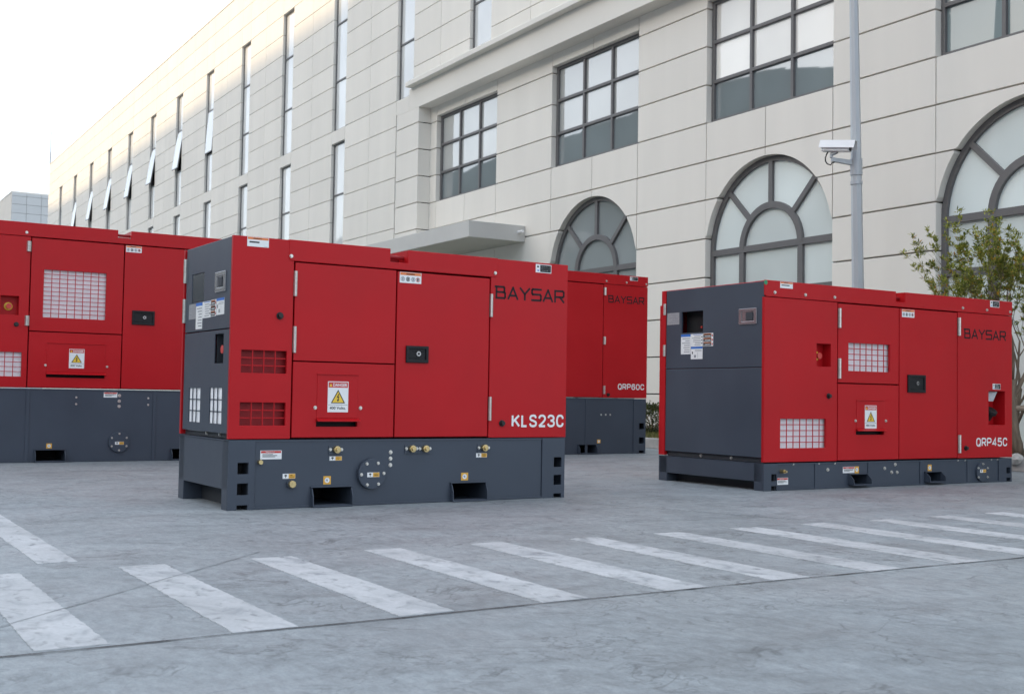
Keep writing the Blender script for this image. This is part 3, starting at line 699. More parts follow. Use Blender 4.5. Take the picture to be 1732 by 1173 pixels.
# ---------------- the larger sets share one builder
def big_generator(name_label, loc, rz, L, W, H, zl, T, cells, tank, model=None, endface=None, groove=False, notch=None, extra=None):
    t = thing('generator_set', name_label, 'generator', loc, rz, GEN_GROUP)
    skid_common(t, L, W, H - .004, *tank)
    MB().box(.12, L - .02, .14, W - .02, H + .004, T - .05).build('inner_liner', RED_IN, t)
    MB().box(.0, L, W - .02, W, H + .004, zl - .003).build('rear_sheet', RED, t, bevel=.003)
    MB().box(L - .02, L, .0205, W - .0205, H + .004, zl - .003).build('end_sheet', RED, t, bevel=.003)
    lid = roof_lid(t, 0.0, L, zl, T, W, notch, groove, .03 if endface else 0.0)
    x1, x2, x3, x4, zs = cells['x1'], cells['x2'], cells['x3'], L, cells['split']
    zb, zt = H + .006, zl - .004
    g = .0045
    # left end panel
    p = front_panel(t, 'end_panel', 0, x1 - g, zb, zt, [cells['vent0'][0], cells['estop']])
    grille(p, *cells['vent0'][0], *cells['vent0'][1]); estop(p, cells['estop'], Ff, cells.get('eside')); plug(p, *cells['plug0'])
    # louvred door above the cable panel
    d = front_panel(t, 'door', x1 + g, x2 - g, zs + g, zt - .006, [cells['vent1'][0]])
    grille(d, *cells['vent1'][0], *cells['vent1'][1])
    for h in cells['hinge1']: hinge(d, *h)
    hx0, hx1, hz0, hz1 = cells['hatch']
    d = front_panel(t, 'access_panel', x1 + g, x2 - g, zb + .003, zs - g, [(hx0, hx1, hz0 + .004, hz0 + .03)])
    access_flap(d, hx0, hx1, hz0, hz1); sticker('danger', *cells['danger'], d, Ff, -.0035)
    d = front_panel(t, 'door', x2 + g, x3 - g, zb + .003, zt - .006)
    for h in cells['hinge2']: hinge(d, *h)
    lock(d, *cells['lock']); sticker('picto', *cells['picto'], d)
    hol = [cells['fill']] if 'fill' in cells else []
    p = front_panel(t, 'end_panel', x3 + g, L, zb, zt, hol)
    if hol:
        a0, a1, b0, b1 = hol[0]; mb = MB(Ff); dd = .115
        mb.box(a0 - .004, a0, b0, b1, .0195, dd).box(a1, a1 + .004, b0, b1, .0195, dd).box(a0 - .004, a1 + .004, b1, b1 + .004, .0195, dd).box(a0 - .004, a1 + .004, b0 - .004, b0, .0195, dd).box(a0, a1, b0, b1, dd - .004, dd)
        mb.build('filler_recess', RED, p)
        mb = MB(Ff); ca = a0 + .105
        ax = Vector((0.0, .75, -.55)).normalized()
        base = Vector((ca, b0 + .05, .10))
        mb.tube([base, base + ax * .075], .036, 16).tube([base + ax * .06, base + ax * .095], .050, 18)
        mb.build('fuel_cap', RUBBER, p, bevel=.004)
        MB(Ff).add([(a0 + .02, b1 - .005, .06), (a0 + .14, b1 - .005, .02), (a0 + .085, b1 - .085, .02), (a0 - .01 + .015, b1 - .085, .06)] + [(a0 + .02, b1 - .005, .064), (a0 + .14, b1 - .005, .024), (a0 + .085, b1 - .085, .024), (a0 + .005, b1 - .085, .064)], [(0, 1, 2, 3), (7, 6, 5, 4), (0, 4, 5, 1), (1, 5, 6, 2), (2, 6, 7, 3), (3, 7, 4, 0)]).build('cap_bracket', SILVER, p)
    if model:
        mb = MB(Ff); brand(mb, *model['brand'], -.0012, .0004); mb.build('lettering', BRAND, p)
        mb = MB(Ff); model_text(mb, model['text'], *model['box'], -.0015); mb.build('lettering', WHITE, p, recalc=False)
        plug(p, *model['plug'])
        sticker('rating', *model['stk'], lid, Ff, -.004)
        for s in model.get('stk2', []): sticker('rating', *s, p)
    for x in cells['lidbolts']: bolt(lid, x, zl + .032, .009, c=-.004)
    # end face
    MB(Lf).box(.0205, .024, H + .006, zt, 0, .03).build('corner_strip', RED, t)
    MB(Lf).box(W - .072, W - .021, H + .004, T - .006 if endface else zl - .004, 0, .0295).build('corner_strip', RED, t, bevel=.003)
    if endface: endface(t, lid)
    else:
        MB(Lf).box(.03, W - .075, H + .04, zl - .004, .006, .02).build('end_cover', GREY, t)
    MB(Lf).box(.03, W - .08, H, H + .034, .03, .04).build('sill_strip', GREYD, t)
    if extra: extra(t, lid)
    return t

def g2_end(t, lid):
    c0 = .005
    wn = (.667, .918, 1.161, 1.327)
    d = front_panel(t, 'control_door', .012, 1.104, .887, 1.503, [wn], c0, c0 + .016, GREY, Lf)
    mb = MB(Lf); mb.box(wn[0] - .03, wn[1] + .03, wn[2] - .03, wn[3] + .03, .085, .095).box(wn[0], wn[0] + .13, wn[2] + .01, wn[3] - .05, .075, .086, 1)
    mb.disc(wn[0] + .045, wn[2] + .045, .013, .068, .076, 12, 2).disc(wn[0] + .09, wn[2] + .045, .009, .068, .076, 10, 3)
    mb.build('control_panel', [DARK, BLACK, STEEL, LRED], d)
    hinge(d, 1.108, 1.130, 1.314, 1.403, Lf, c0); hinge(d, 1.108, 1.130, .985, 1.075, Lf, c0)
    h = MB(Lf); h.plate(.082, .266, 1.199, 1.316, c0 - .008, c0 + .002, [(.108, .238, 1.222, 1.294)])
    h.box(.10, .245, 1.212, 1.304, c0 - .003, c0 + .003); h.box(.118, .190, 1.228, 1.288, c0 - .010, c0 + .001, 1)
    h.build('paddle_latch', [CHROME, GREYD], d, bevel=.004)
    sticker('plate', .946, 1.092, 1.233, 1.326, d, Lf, c0)
    sticker('instr', .807, .922, .996, 1.150, d, Lf, c0); sticker('instrw', .667, .805, 1.053, 1.150, d, Lf, c0)
    sticker('danger3', .549, .661, 1.052, 1.152, d, Lf, c0); sticker('instrp', .668, .803, .956, 1.051, d, Lf, c0)
    front_panel(t, 'lower_panel', .012, 1.104, .237, .882, [], c0, c0 + .016, GREY, Lf)
    for y in (.701, .365, .034): bolt(t, y, .218, .009, Lf, .03)
    MB(Ff).disc(.006, 1.494, .017, -.0052, -.0038, 16).build('round_sticker', LGREEN, lid)
def g2_extra(t, lid):
    sticker('warn', .148, .274, 1.463, 1.508, lid, Ff, -.004)
    for x in (.542, 1.111, 1.708, 2.289):
        MB(Ff).box(x - .022, x + .022, 0, .192, .001, .0078).build('stiffener', GREY, t, bevel=.002)
    MB(Ff).disc(.181, .139, .014, -.03, .009, 8).disc(.181, .139, .008, -.05, -.029, 8).build('drain_plug', BRASS, t)
    for a, b in ((.658, .141), (1.400, .167), (1.280, .140), (1.359, .108), (1.422, .106)): bolt(t, a, b, .010, c=.008)
    sticker('warnred', .139, .251, .042, .092, t, Ff, .008); sticker('warnred', .819, .945, .112, .159, t, Ff, .008)
    sticker('square', .948, .993, .108, .160, t, Ff, .008); sticker('square', 1.785, 1.831, .109, .159, t, Ff, .008)
    cp = MB(Ff).disc(2.453, .088, .078, -.010, .009, 36).build('inspection_cover', GREY, t, bevel=.002)
    for a, b in ((2.451, .154), (2.391, .121), (2.511, .119), (2.393, .047), (2.511, .046)): bolt(cp, a, b, .007, c=-.010)
    sticker('arrow', 2.414, 2.490, .084, .110, cp, Ff, -.010)
    for a in (.3, .56, .73, 2.15, 2.24, 2.58, 2.66): bolt(t, a, .187, .006, c=.008)
big_generator('low wide red generator set with a dark control end, right of the others, lettered QRP45C', (5.948, 6.131, 0), -.0005, 2.852, 1.18, .199, 1.395, 1.513,
    dict(x1=.7505, x2=1.436, x3=2.138, split=.7855, vent0=((.164, .631, .304, .517), (7, 5)), estop=(.529, .678, .905, 1.075), plug0=(.654, .688), eside='l',
         vent1=((.868, 1.330, .881, 1.093), (7, 5)), hinge1=[(.752, .778, 1.201, 1.348), (.753, .779, .821, .971)], hatch=(.953, 1.262, .395, .661), danger=(1.044, 1.175, .446, .622),
         hinge2=[(2.141, 2.169, 1.200, 1.346), (2.145, 2.173, .248, .393)], lock=(1.530, 1.739, .728, .868), picto=(1.466, 1.611, 1.318, 1.378), fill=(2.540, 2.756, .474, .756),
         lidbolts=(.095, .403, .709, 2.199, 2.510, 2.819)),
    (((.004, .138), (2.675, 2.848)), (.140, 2.673), [(.885, 1.075, .022, .100), (1.752, 1.935, .022, .100)], [(.070, .119), (.0, .034)], ((.079, .129), (2.777, 2.831)), (.065, .195, .004), .050),
    dict(brand=(2.232, 2.764, 1.186, 1.256), text='QRP45C', box=(2.376, 2.784, .297, .369), plug=(2.243, .286), stk=(2.554, 2.675, 1.455, 1.509), stk2=[(2.592, 2.695, .770, .817)]),
    g2_end, False, (1.394, 1.500, 1.433), g2_extra)

def tall_cells(o):
    return dict(x1=.655, x2=1.452, x3=2.255, split=1.146, vent0=((.200, .605, .748, .958), (6, 5)), estop=(.420, .569, 1.280, 1.445), plug0=(.553, 1.200),
         vent1=((.768, 1.299, 1.273, 1.694), (8, 11)), hinge1=[(.618, .654, 1.842, 1.932), (.621, .658, 1.193, 1.280)], hatch=(.812, 1.308, .742, 1.050), danger=(.998, 1.128, .831, 1.002),
         hinge2=[(2.257, 2.288, 1.829, 1.918), (2.258, 2.289, 1.260, 1.350), (2.262, 2.290, .691, .785)], lock=(1.534, 1.738, 1.243, 1.373), picto=(1.464, 1.604, 1.903, 1.962),
         lidbolts=(.03, .32, .613, 2.29, 2.583, 2.874))
tall_tank = (((.008, .18), (2.712, 2.892)), (.182, 2.710), [(.742, .985, .004, .108), (1.930, 2.172, .004, .108)], [(.284, .354), (.118, .188), (.0, .035)], ((.03, .10), (2.796, 2.870)), (.20, .63, .004), .045)
def g4_extra(t, lid):
    for x in (.669, 1.763): MB(Ff).box(x - .015, x + .015, 0, .632, .001, .0078).build('stiffener', GREY, t, bevel=.002)
    cp = MB(Ff).disc(1.452, .175, .092, -.012, .009, 40).build('inspection_cover', GREY, t, bevel=.002)
    for k in range(6): bolt(cp, 1.452 + .075 * math.cos(R(60 * k + 30)), .175 + .075 * math.sin(R(60 * k + 30)), .007, c=-.012)
    sticker('arrow', 1.415, 1.493, .152, .178, cp, Ff, -.012)
    for z in (.594, .544, .497): bolt(t, 1.446, z, .011, c=.008)
    for x in (1.073, 1.705):
        for z in (.573, .513): bolt(t, x, z, .007, c=.008)
    sticker('warnred', 1.308, 1.427, .576, .623, t, Ff, .008)
    sticker('square', .833, .880, .122, .166, t, Ff, .008); sticker('square', 2.02, 2.065, .122, .166, t, Ff, .008)
def g3_extra(t, lid):
    for x in (2.04, .669): MB(Ff).box(x - .018, x + .018, 0, .632, .001, .0078).build('stiffener', GREY, t, bevel=.002)
    for x in (2.246, 2.311, 2.376): bolt(t, x, .451, .008, c=.008)
    sticker('square', 2.195, 2.241, .124, .166, t, Ff, .008)
p3 = math.cos(-.0033), math.sin(-.0033)
def back_at(lx): return (8.638 + lx * p3[0], 10.848 + lx * p3[1], 0)
m60 = dict(brand=(2.330, 2.842, 1.755, 1.828), text='QRP60C', box=(2.475, 2.861, .743, .812), plug=(2.336, .682), stk=(2.630, 2.748, 2.022, 2.068))
big_generator('tall red generator set half hidden behind the front one, lettered QRP60C at its right end', back_at(-2.9), -.0033, 2.9, 1.05, .642, 1.962, 2.078, tall_cells(0), tall_tank, m60, None, False, (1.39, 1.51, 2.0), g3_extra)
big_generator('tall red generator set at the left edge with large white-backed grilles', back_at(-7.5), -.0033, 2.9, 1.05, .648, 1.975, 2.096, tall_cells(0), tall_tank, None, None, True, (1.390, 1.508, 2.023), g4_extra)

# ------------------------------------------------------------------ yard and markings
def sheet(name, pts, z, m):
    mb = MB()
    if z > 0: mb.prism(pts, -.001, z)
    else: mb.add([(x, y, z) for x, y in pts], [tuple(range(len(pts)))])
    return kind(mb.build(name, m), 'structure')
sheet('ground', [(-400, -400), (400, -400), (400, 600), (-400, 600)], 0.0, GROUND)
def wob(p, q, n=14, a=.004):
    out = []
    for i in range(n):
        f = i / n
        out.append((p[0] + (q[0] - p[0]) * f + random.uniform(-a, a) * (0 < i), p[1] + (q[1] - p[1]) * f + random.uniform(-a, a) * (0 < i)))
    return out
stripes = []
for k in range(-2, 17):
    x0 = .547 + .5015 * k; x1 = x0 + .187 + random.uniform(-.006, .006)
    y0, y1 = 3.085 + random.uniform(-.004, .010), 4.42 + random.uniform(-.02, .03)
    stripes.append((x0, x1, y0, y1, x0 + .012, x1 - .006))
for i, (x0, x1, y0, y1, xa, xb) in enumerate(stripes + [(.818, .960, 4.605, 8.2, .83, .96), (.318, .46, 4.605, 8.2, .33, .46), (-.182, -.04, 4.605, 8.2, -.17, -.04)]):
    pts = wob((x0, y0), (x1, y0), 10, .0025) + wob((x1, y0), (xb, y1), 60, .0032) + wob((xb, y1), (xa, y1), 10, .004) + wob((xa, y1), (x0, y0), 60, .0032)
    sheet('crossing_stripe', pts, .0022, PAINT)
# saw-cut slab joint along the crossing and an older hairline joint
def strip(name, path, wd, z, m, jit=.0):
    mb = MB(); n = len(path); vs = []
    for i, (x, y) in enumerate(path):
        a = Vector(path[max(i - 1, 0)]); b = Vector(path[min(i + 1, n - 1)]); d = (b - a).normalized(); nn = Vector((-d.y, d.x))
        h = wd / 2 * random.uniform(1 - jit, 1 + jit)
        vs += [(x + nn.x * h, y + nn.y * h, z), (x - nn.x * h, y - nn.y * h, z)]
    mb.add(vs, [(2 * i, 2 * i + 1, 2 * i + 3, 2 * i + 2) for i in range(n - 1)])
    return kind(mb.build(name, m), 'structure')
path = []
for i in range(260):
    x = -3 + i * .07
    path.append((x, 3.062 + .03 * math.exp(-((x - 3.2) / 2.2) ** 2) * 1.0 - .012 + .003 * math.sin(x * 7) + random.uniform(-.002, .002)))
strip('slab_joint', path, .0075, .0027, JOINT, .5)
strip('slab_joint', [(.3 + i * .035, 3.22 + i * .035 + random.uniform(-.002, .002)) for i in range(40)], .0045, .0030, TREADM, .6)
random.seed(3)
mb = MB()
for i in range(44):                               # dashed tyre tread print
    f = i / 43; x = 4.1 + .62 * f ** .8 + random.uniform(-.004, .004); y = 5.9 - 1.35 * f
    mb.add([(x, y, .0018), (x + .035, y + .006, .0018), (x + .034, y + .014, .0018), (x, y + .010, .0018)], [(0, 1, 2, 3)])
kind(mb.build('tyre_print', TREADM), 'structure')

# planter strip between yard and building
def kx(y): return 9.58 + (11.88 - y) * .112
for i in range(34):                               # kerb stones
    y0 = 2.0 + i * .75; y1 = y0 + .742
    if y0 > 24: break
    o = MB(); a, b = kx(y0), kx(y1)
    j = random.uniform(-.004, .004)
    o.add([(a + j, y0, 0), (a + .13 + j, y0, 0), (b + .13 + j, y1, 0), (b + j, y1, 0), (a + .012 + j, y0, .13), (a + .13 + j, y0, .13), (b + .13 + j, y1, .13), (b + .012 + j, y1, .13)],
          [(0, 3, 2, 1), (4, 5, 6, 7), (0, 1, 5, 4), (1, 2, 6, 5), (2, 3, 7, 6), (3, 0, 4, 7)])
    kind(o.build('kerb', KERBM, bevel=.010), 'structure')
MB()
mb = MB(); ys = [1.0 + i * .5 for i in range(60)]
mb.add([(kx(y) + .12, y, .095) for y in ys] + [(11.95, y, .11) for y in ys], [(i, i + 60, i + 61, i + 1) for i in range(59)])
kind(mb.build('planter_ground', SOIL), 'structure')
def grass_patch(x0f, x1, y0, y1, n, h0, h1):
    mb = MB()
    for _ in range(n):
        y = random.uniform(y0, y1); x = random.uniform(x0f(y), x1)
        a = random.uniform(0, 6.28); hh = random.uniform(h0, h1); wd = random.uniform(.003, .006)
        lx, ly = math.cos(a), math.sin(a); le = random.uniform(.1, .6) * hh
        px, py = -ly * wd, lx * wd
        mb.add([(x - px, y - py, .095), (x + px, y + py, .095), (x + lx * le * .4, y + ly * le * .4, .095 + hh * .7), (x + lx * le, y + ly * le, .095 + hh)], [(0, 1, 2), (1, 3, 2)])
    return mb
mb = grass_patch(lambda y: kx(y) + .13, 11.9, 10.5, 15.5, 9000, .03, .09)
m2 = grass_patch(lambda y: kx(y) + .13, 11.7, 5.2, 8.6, 9000, .02, .07)
mb.add(m2.v, m2.f)
kind(mb.build('grass', GRASSM, recalc=False), 'stuff')

# ------------------------------------------------------------------ building
BO = Vector((12.0, 14.9, 0)); BR = -1.58298922
bld = thing('office_building', 'long cream panelled office building with arched windows and narrow upper windows', 'building', BO, BR)
NM = .15                                  # depth of the long wing's face behind the arched bay
def Bf(a, b, c): return (a, c, b)         # a along the facade, b up, c into the building
specs = []                                # (poly in (u,z), n0, n1, joint material is the backing)
def rect(u0, u1, z0, z1, n0, n1): specs.append(([(u0, z0), (u1, z0), (u1, z1), (u0, z1)], n0, n1))
JH, JV = .0098, .0068                      # half joint widths
# ---- arched bay
opens = [(-7.83, -5.20), (-3.15, -.50), (1.25, 3.85), (5.54, 8.16), (9.84, 12.46)]
UL, UR = -8.14, 14.2
zc = [.12 + .6 * k for k in range(12)]    # .12 .72 ... 6.72
courses = [(0.0, .12)] + [(zc[i], zc[i + 1]) for i in range(11)] + [(6.72, 7.06)]
SP, RA, T0, T1 = 2.89, 1.31, 0.0, .13     # arch springing, radius, panel thickness
WB, WT = 4.92, 6.84
arches = [(a + (b - a) / 2, (b - a) / 2) for a, b in opens[1:]]
def arch_lo(u, zl):
    for ca, hw in arches:
        if abs(u - ca) < hw - 1e-6: return SP + RA * math.sqrt(max(0, 1 - ((u - ca) / hw) ** 2))
    return -1
def arch_piece(u0, u1, z0, z1):
    """panel u0..u1, z0..z1 minus the arched openings"""
    us = [u0 + (u1 - u0) * i / 40 for i in range(41)]
    runs = []; cur = []
    for u in us:
        lo = max(z0, arch_lo(u, z0))
        if lo < z1 - .004: cur.append((u, lo))
        elif cur: runs.append(cur); cur = []
    if cur: runs.append(cur)
    for r_ in runs:
        if len(r_) < 2 or r_[-1][0] - r_[0][0] < .01: continue
        # thin out the straight part
        lo = [r_[0]] + [r_[i] for i in range(1, len(r_) - 1) if not (r_[i - 1][1] == r_[i][1] == r_[i + 1][1])] + [r_[-1]]
        specs.append((lo + [(r_[-1][0], z1), (r_[0][0], z1)], T0, T1))
for z0, z1 in courses:
    a, b = z0 + JH, z1 - (JH if z1 < 7 else 0)
    if z0 >= WB - .01:                                   # window storey and the heads
        edges = [UL] + [e for o in opens for e in o] + [UR]
        for i in range(0, len(edges), 2): rect(edges[i] + (JV if i else 0), edges[i + 1] - JV, a, b, T0, T1)
        if z1 > WT:
            for u0, u1 in opens:
                um = (u0 + u1) / 2
                rect(u0 + JV, um - JV, WT, b, T0, T1); rect(um + JV, u1 - JV, WT, b, T0, T1)
    elif z0 >= 4.3:                                      # sill course: halves over each arch
        edges = [UL]
        for u0, u1 in opens: edges += [u0, (u0 + u1) / 2, u1]
        edges.append(UR)
        for i in range(len(edges) - 1): rect(edges[i] + JV, edges[i + 1] - JV, a, b, T0, T1)
    elif z0 >= 3.7:                                      # crown course
        edges = [UL] + [e for o in opens for e in o] + [UR]
        for i in range(len(edges) - 1):
            if i > 2 and i % 2 == 1:
                ca = (edges[i] + edges[i + 1]) / 2
                arch_piece(edges[i] + JV, ca - JV, a, b); arch_piece(ca + JV, edges[i + 1] - JV, a, b)
            else: rect(edges[i] + JV, edges[i + 1] - JV, a, b, T0, T1)
    else:                                                # pier courses
        edges = [UL, opens[0][0], opens[0][1], opens[1][0]]
        for i in range(3): rect(edges[i] + (JV if i else 0), edges[i + 1] - JV, a, b, T0, T1)
        for i in range(1, len(opens)):
            u0, u1 = opens[i]; nxt = opens[i + 1][0] if i + 1 < len(opens) else UR
            hw = (u1 - u0) / 2; ca = (u0 + u1) / 2
            if z0 >= 3.1:
                arch_piece(u0 - JV + .006, ca, a, b); arch_piece(ca, u1 - JV, a, b); rect(u1 + JV, nxt - JV, a, b, T0, T1)
            elif z1 > SP:
                arch_piece(u0, ca, a, b); arch_piece(ca, u1, a, b); rect(u1, nxt, a, b, T0, T1)
            else: rect(u1, nxt, a, b, T0, T1)
# ---- pilaster at the left of the bay
PF_, PU0, PU1 = -.30, -9.27, -8.145
for z0, z1 in courses: rect(PU0, PU1, z0 + JH, z1 - (JH if z1 < 7 else 0), PF_, T1)
rect(PU0, -8.66, 7.06, 7.40, PF_, T1)
# ---- long wing
wl = [-10.27, -14.30, -18.30, -22.20, -26.15, -30.10, -34.05, -38.00, -42.10, -46.20, -50.30, -54.40]
WW = .90
wl_all = sorted(wl + [-6.66, -2.66, 1.34, 5.34, 9.34])
ZJ = [7.69 + .615 * k for k in range(-12, 11)]
ZTOP = 13.9
UEND = -57.9
M0, M1 = NM, NM + .11
mc = [(ZJ[i], min(ZJ[i + 1], ZTOP)) for i in range(len(ZJ) - 1) if ZJ[i] < ZTOP - .05]
LOW0, LOW1, UP0, UP1 = 2.77, 7.345, 7.69, 11.995
for z0, z1 in mc:
    a, b = z0 + JH * .7, z1 - JH * .7
    low = z0 < 7.6
    cols = [u for u in wl_all if not (low and u > -10)]
    hasw = (LOW0 - .01 <= z0 < LOW1) or (UP0 - .01 <= z0 < UP1 - .01)
    prev = UEND
    for u in cols:
        mid = (prev + u) / 2 if prev != UEND else None
        if mid and u - prev > 2: rect(prev + JV * .85, mid - JV * .85, a, b, M0, M1); rect(mid + JV * .85, u - JV * .85, a, b, M0, M1)
        else: rect(prev + JV * .85, u - JV * .85, a, b, M0, M1)
        if not hasw: rect(u + JV * .85, u + WW - JV * .85, a, b, M0, M1)
        elif z0 < LOW1 < z1: rect(u + JV * .85, u + WW - JV * .85, LOW1, b, M0, M1)
        prev = u + WW
    end = 14.2 if not low else PU0
    if end - prev > .02: rect(prev + JV * .85, end, a, b, M0, M1)
# choose the panels that show largest, the rest become one part
rowP = [cx, cy, -cz]
def project(u, z, n):
    wp = BO + Vector((math.cos(BR) * u - math.sin(BR) * n, math.sin(BR) * u + math.cos(BR) * n, z)) - Vector((0, 0, .65))
    d = -wp.dot(cz)
    if d < .2: return None
    return 866 + 1972.5 * wp.dot(cx) / d, 586.5 - 1972.5 * wp.dot(cy) / d
def score(s):
    pts = [project(u, z, s[1]) for u, z in s[0]]
    if any(q is None for q in pts): return 0
    xs = [min(max(q[0], 0), 1732) for q in pts]; top = min(q[1] for q in pts)
    sky = 400 if max(xs) < 640 else 470 if max(xs) < 1095 else 690 if max(xs) < 1120 else 500
    if top > sky or max(q[1] for q in pts) < 0: return 0
    pts = [(min(max(q[0], 0), 1732), min(max(q[1], 0), 1173)) for q in pts]
    return abs(sum(pts[i - 1][0] * pts[i][1] - pts[i][0] * pts[i - 1][1] for i in range(len(pts)))) / 2
sc_ = sorted(range(len(specs)), key=lambda i: -score(specs[i]))
single = set(i for i in sc_[:298] if score(specs[i]) > 8)
rest = MB(Bf)
for i, (poly, n0, n1) in enumerate(specs):
    if i in single:
        o = MB(Bf).prism(poly, n0, n1).build('wall_panel', PANEL, bld)
        if len(poly) == 4:
            bv = o.modifiers.new('edge', 'BEVEL'); bv.width = .004; bv.segments = 1
    else: rest.prism(poly, n0, n1)
kind(rest.build('wall_panel', PANEL, bld), 'stuff')
# backing walls
mb = MB(Bf); mb.box(UL + .01, UR, 0, 7.2, .30, .40)
mb.box(UEND + .05, 14.1, 0, ZTOP - .03, .46, .6); mb.build('backing_wall', JOINT, bld)
mb = MB(Bf)                                   # thin dark sheet right behind the panels with the openings cut out
hol = [(u0, u1, WB + .002, WT) for u0, u1 in opens] + [(u0, u1, 0.0, SP + RA) for u0, u1 in opens[1:]]
mb.plate(UL + .01, UR, 0, 7.06, T1 + .001, T1 + .012, hol)
hol = [(u, u + WW, UP0, UP1) for u in wl_all] + [(u, u + WW, LOW0, LOW1) for u in wl]
mb.plate(UEND + .02, 14.1, 0, ZTOP - .02, M1 + .001, M1 + .012, hol)
mb.build('joint_backing', JOINT, bld)
mb = MB(Bf); mb.box(UEND, UEND + .03, 0, ZTOP, M1 + .02, 14); mb.box(14.2, 14.3, 0, ZTOP, 0, 14); mb.box(UEND, 14.3, 0, ZTOP, 14, 14.2); mb.build('side_wall', PANEL, bld)
MB(Bf).box(UEND, 14.3, ZTOP - .05, ZTOP, M0 - .01, 14.2).build('parapet_cap', CORNICE, bld)
MB(Bf).box(PU0 + .02, PU1 - .02, 0, 7.05, -.15, .12).build('pilaster_core', JOINT, bld)
# cornice: fascia band and projecting moulding
MB(Bf).box(-8.655, 14.2, 7.06, 7.56, -.30, .20).build('fascia', CORNICE, bld, bevel=.006)
mb = MB(lambda a, b, c: (c, a, b))            # profile in (n, z), run along u
mb.prism([(-.30, 7.561), (-.46, 7.561), (-.46, 7.66), (-.43, 7.685), (.149, 7.76), (.149, 7.561)], -8.55, 14.2)
mb.build('cornice_moulding', CORNICE, bld, bevel=.006)
# entrance canopy
cn = MB(Bf).prism([(-9.0, 3.62), (-4.03, 3.62), (-4.03, 3.934), (-9.0, 3.934)], -1.25, -.001).build('entrance_canopy', CANOPYM, bld, bevel=.01)
MB(lambda a, b, c: (c, a, b)).disc(-.16, 3.80, .028, -4.035, -3.86, 12).build('drain_spout', CAMW, cn)

# ---- square windows
def square_window(u0, u1, pane_mats):
    fr = MB(Bf); n0, n1 = .10, .16; t = .055
    fr.plate(u0, u1, WB, WT, n0, n1, [(u0 + t + (u1 - u0 - t) / 3 * i, u0 + (u1 - u0 - t) / 3 * (i + 1), WB + t + (WT - WB - t) / 3 * j, WB + (WT - WB - t) / 3 * (j + 1)) for i in range(3) for j in range(3)])
    f = fr.build('window', FRAME, bld, bevel=.006)
    for j in range(3):
        for i in range(3):
            a0 = u0 + t + (u1 - u0 - t) / 3 * i; a1 = u0 + (u1 - u0 - t) / 3 * (i + 1); b0 = WB + t + (WT - WB - t) / 3 * j; b1 = WB + (WT - WB - t) / 3 * (j + 1)
            tl = random.uniform(-.0012, .0012)
            mb = MB(Bf); mb.add([(a0 - .01, b0 - .01, .145), (a1 + .01, b0 - .01, .145 + tl), (a1 + .01, b1 + .01, .145 + tl), (a0 - .01, b1 + .01, .145 - tl),
                                 (a0 - .01, b0 - .01, .152), (a1 + .01, b0 - .01, .152 + tl), (a1 + .01, b1 + .01, .152 + tl), (a0 - .01, b1 + .01, .152 - tl)],
                                [(0, 1, 2, 3), (7, 6, 5, 4), (0, 4, 5, 1), (1, 5, 6, 2), (2, 6, 7, 3), (3, 7, 4, 0)])
            mb.build('pane', pane_mats[j], f)
for i, (u0, u1) in enumerate(opens): square_window(u0, u1, [GLASS_TEAL if i > 2 else GLASS_CLEAR] + [GLASS_BLIND if i == 2 else GLASS_PALE] * 2)

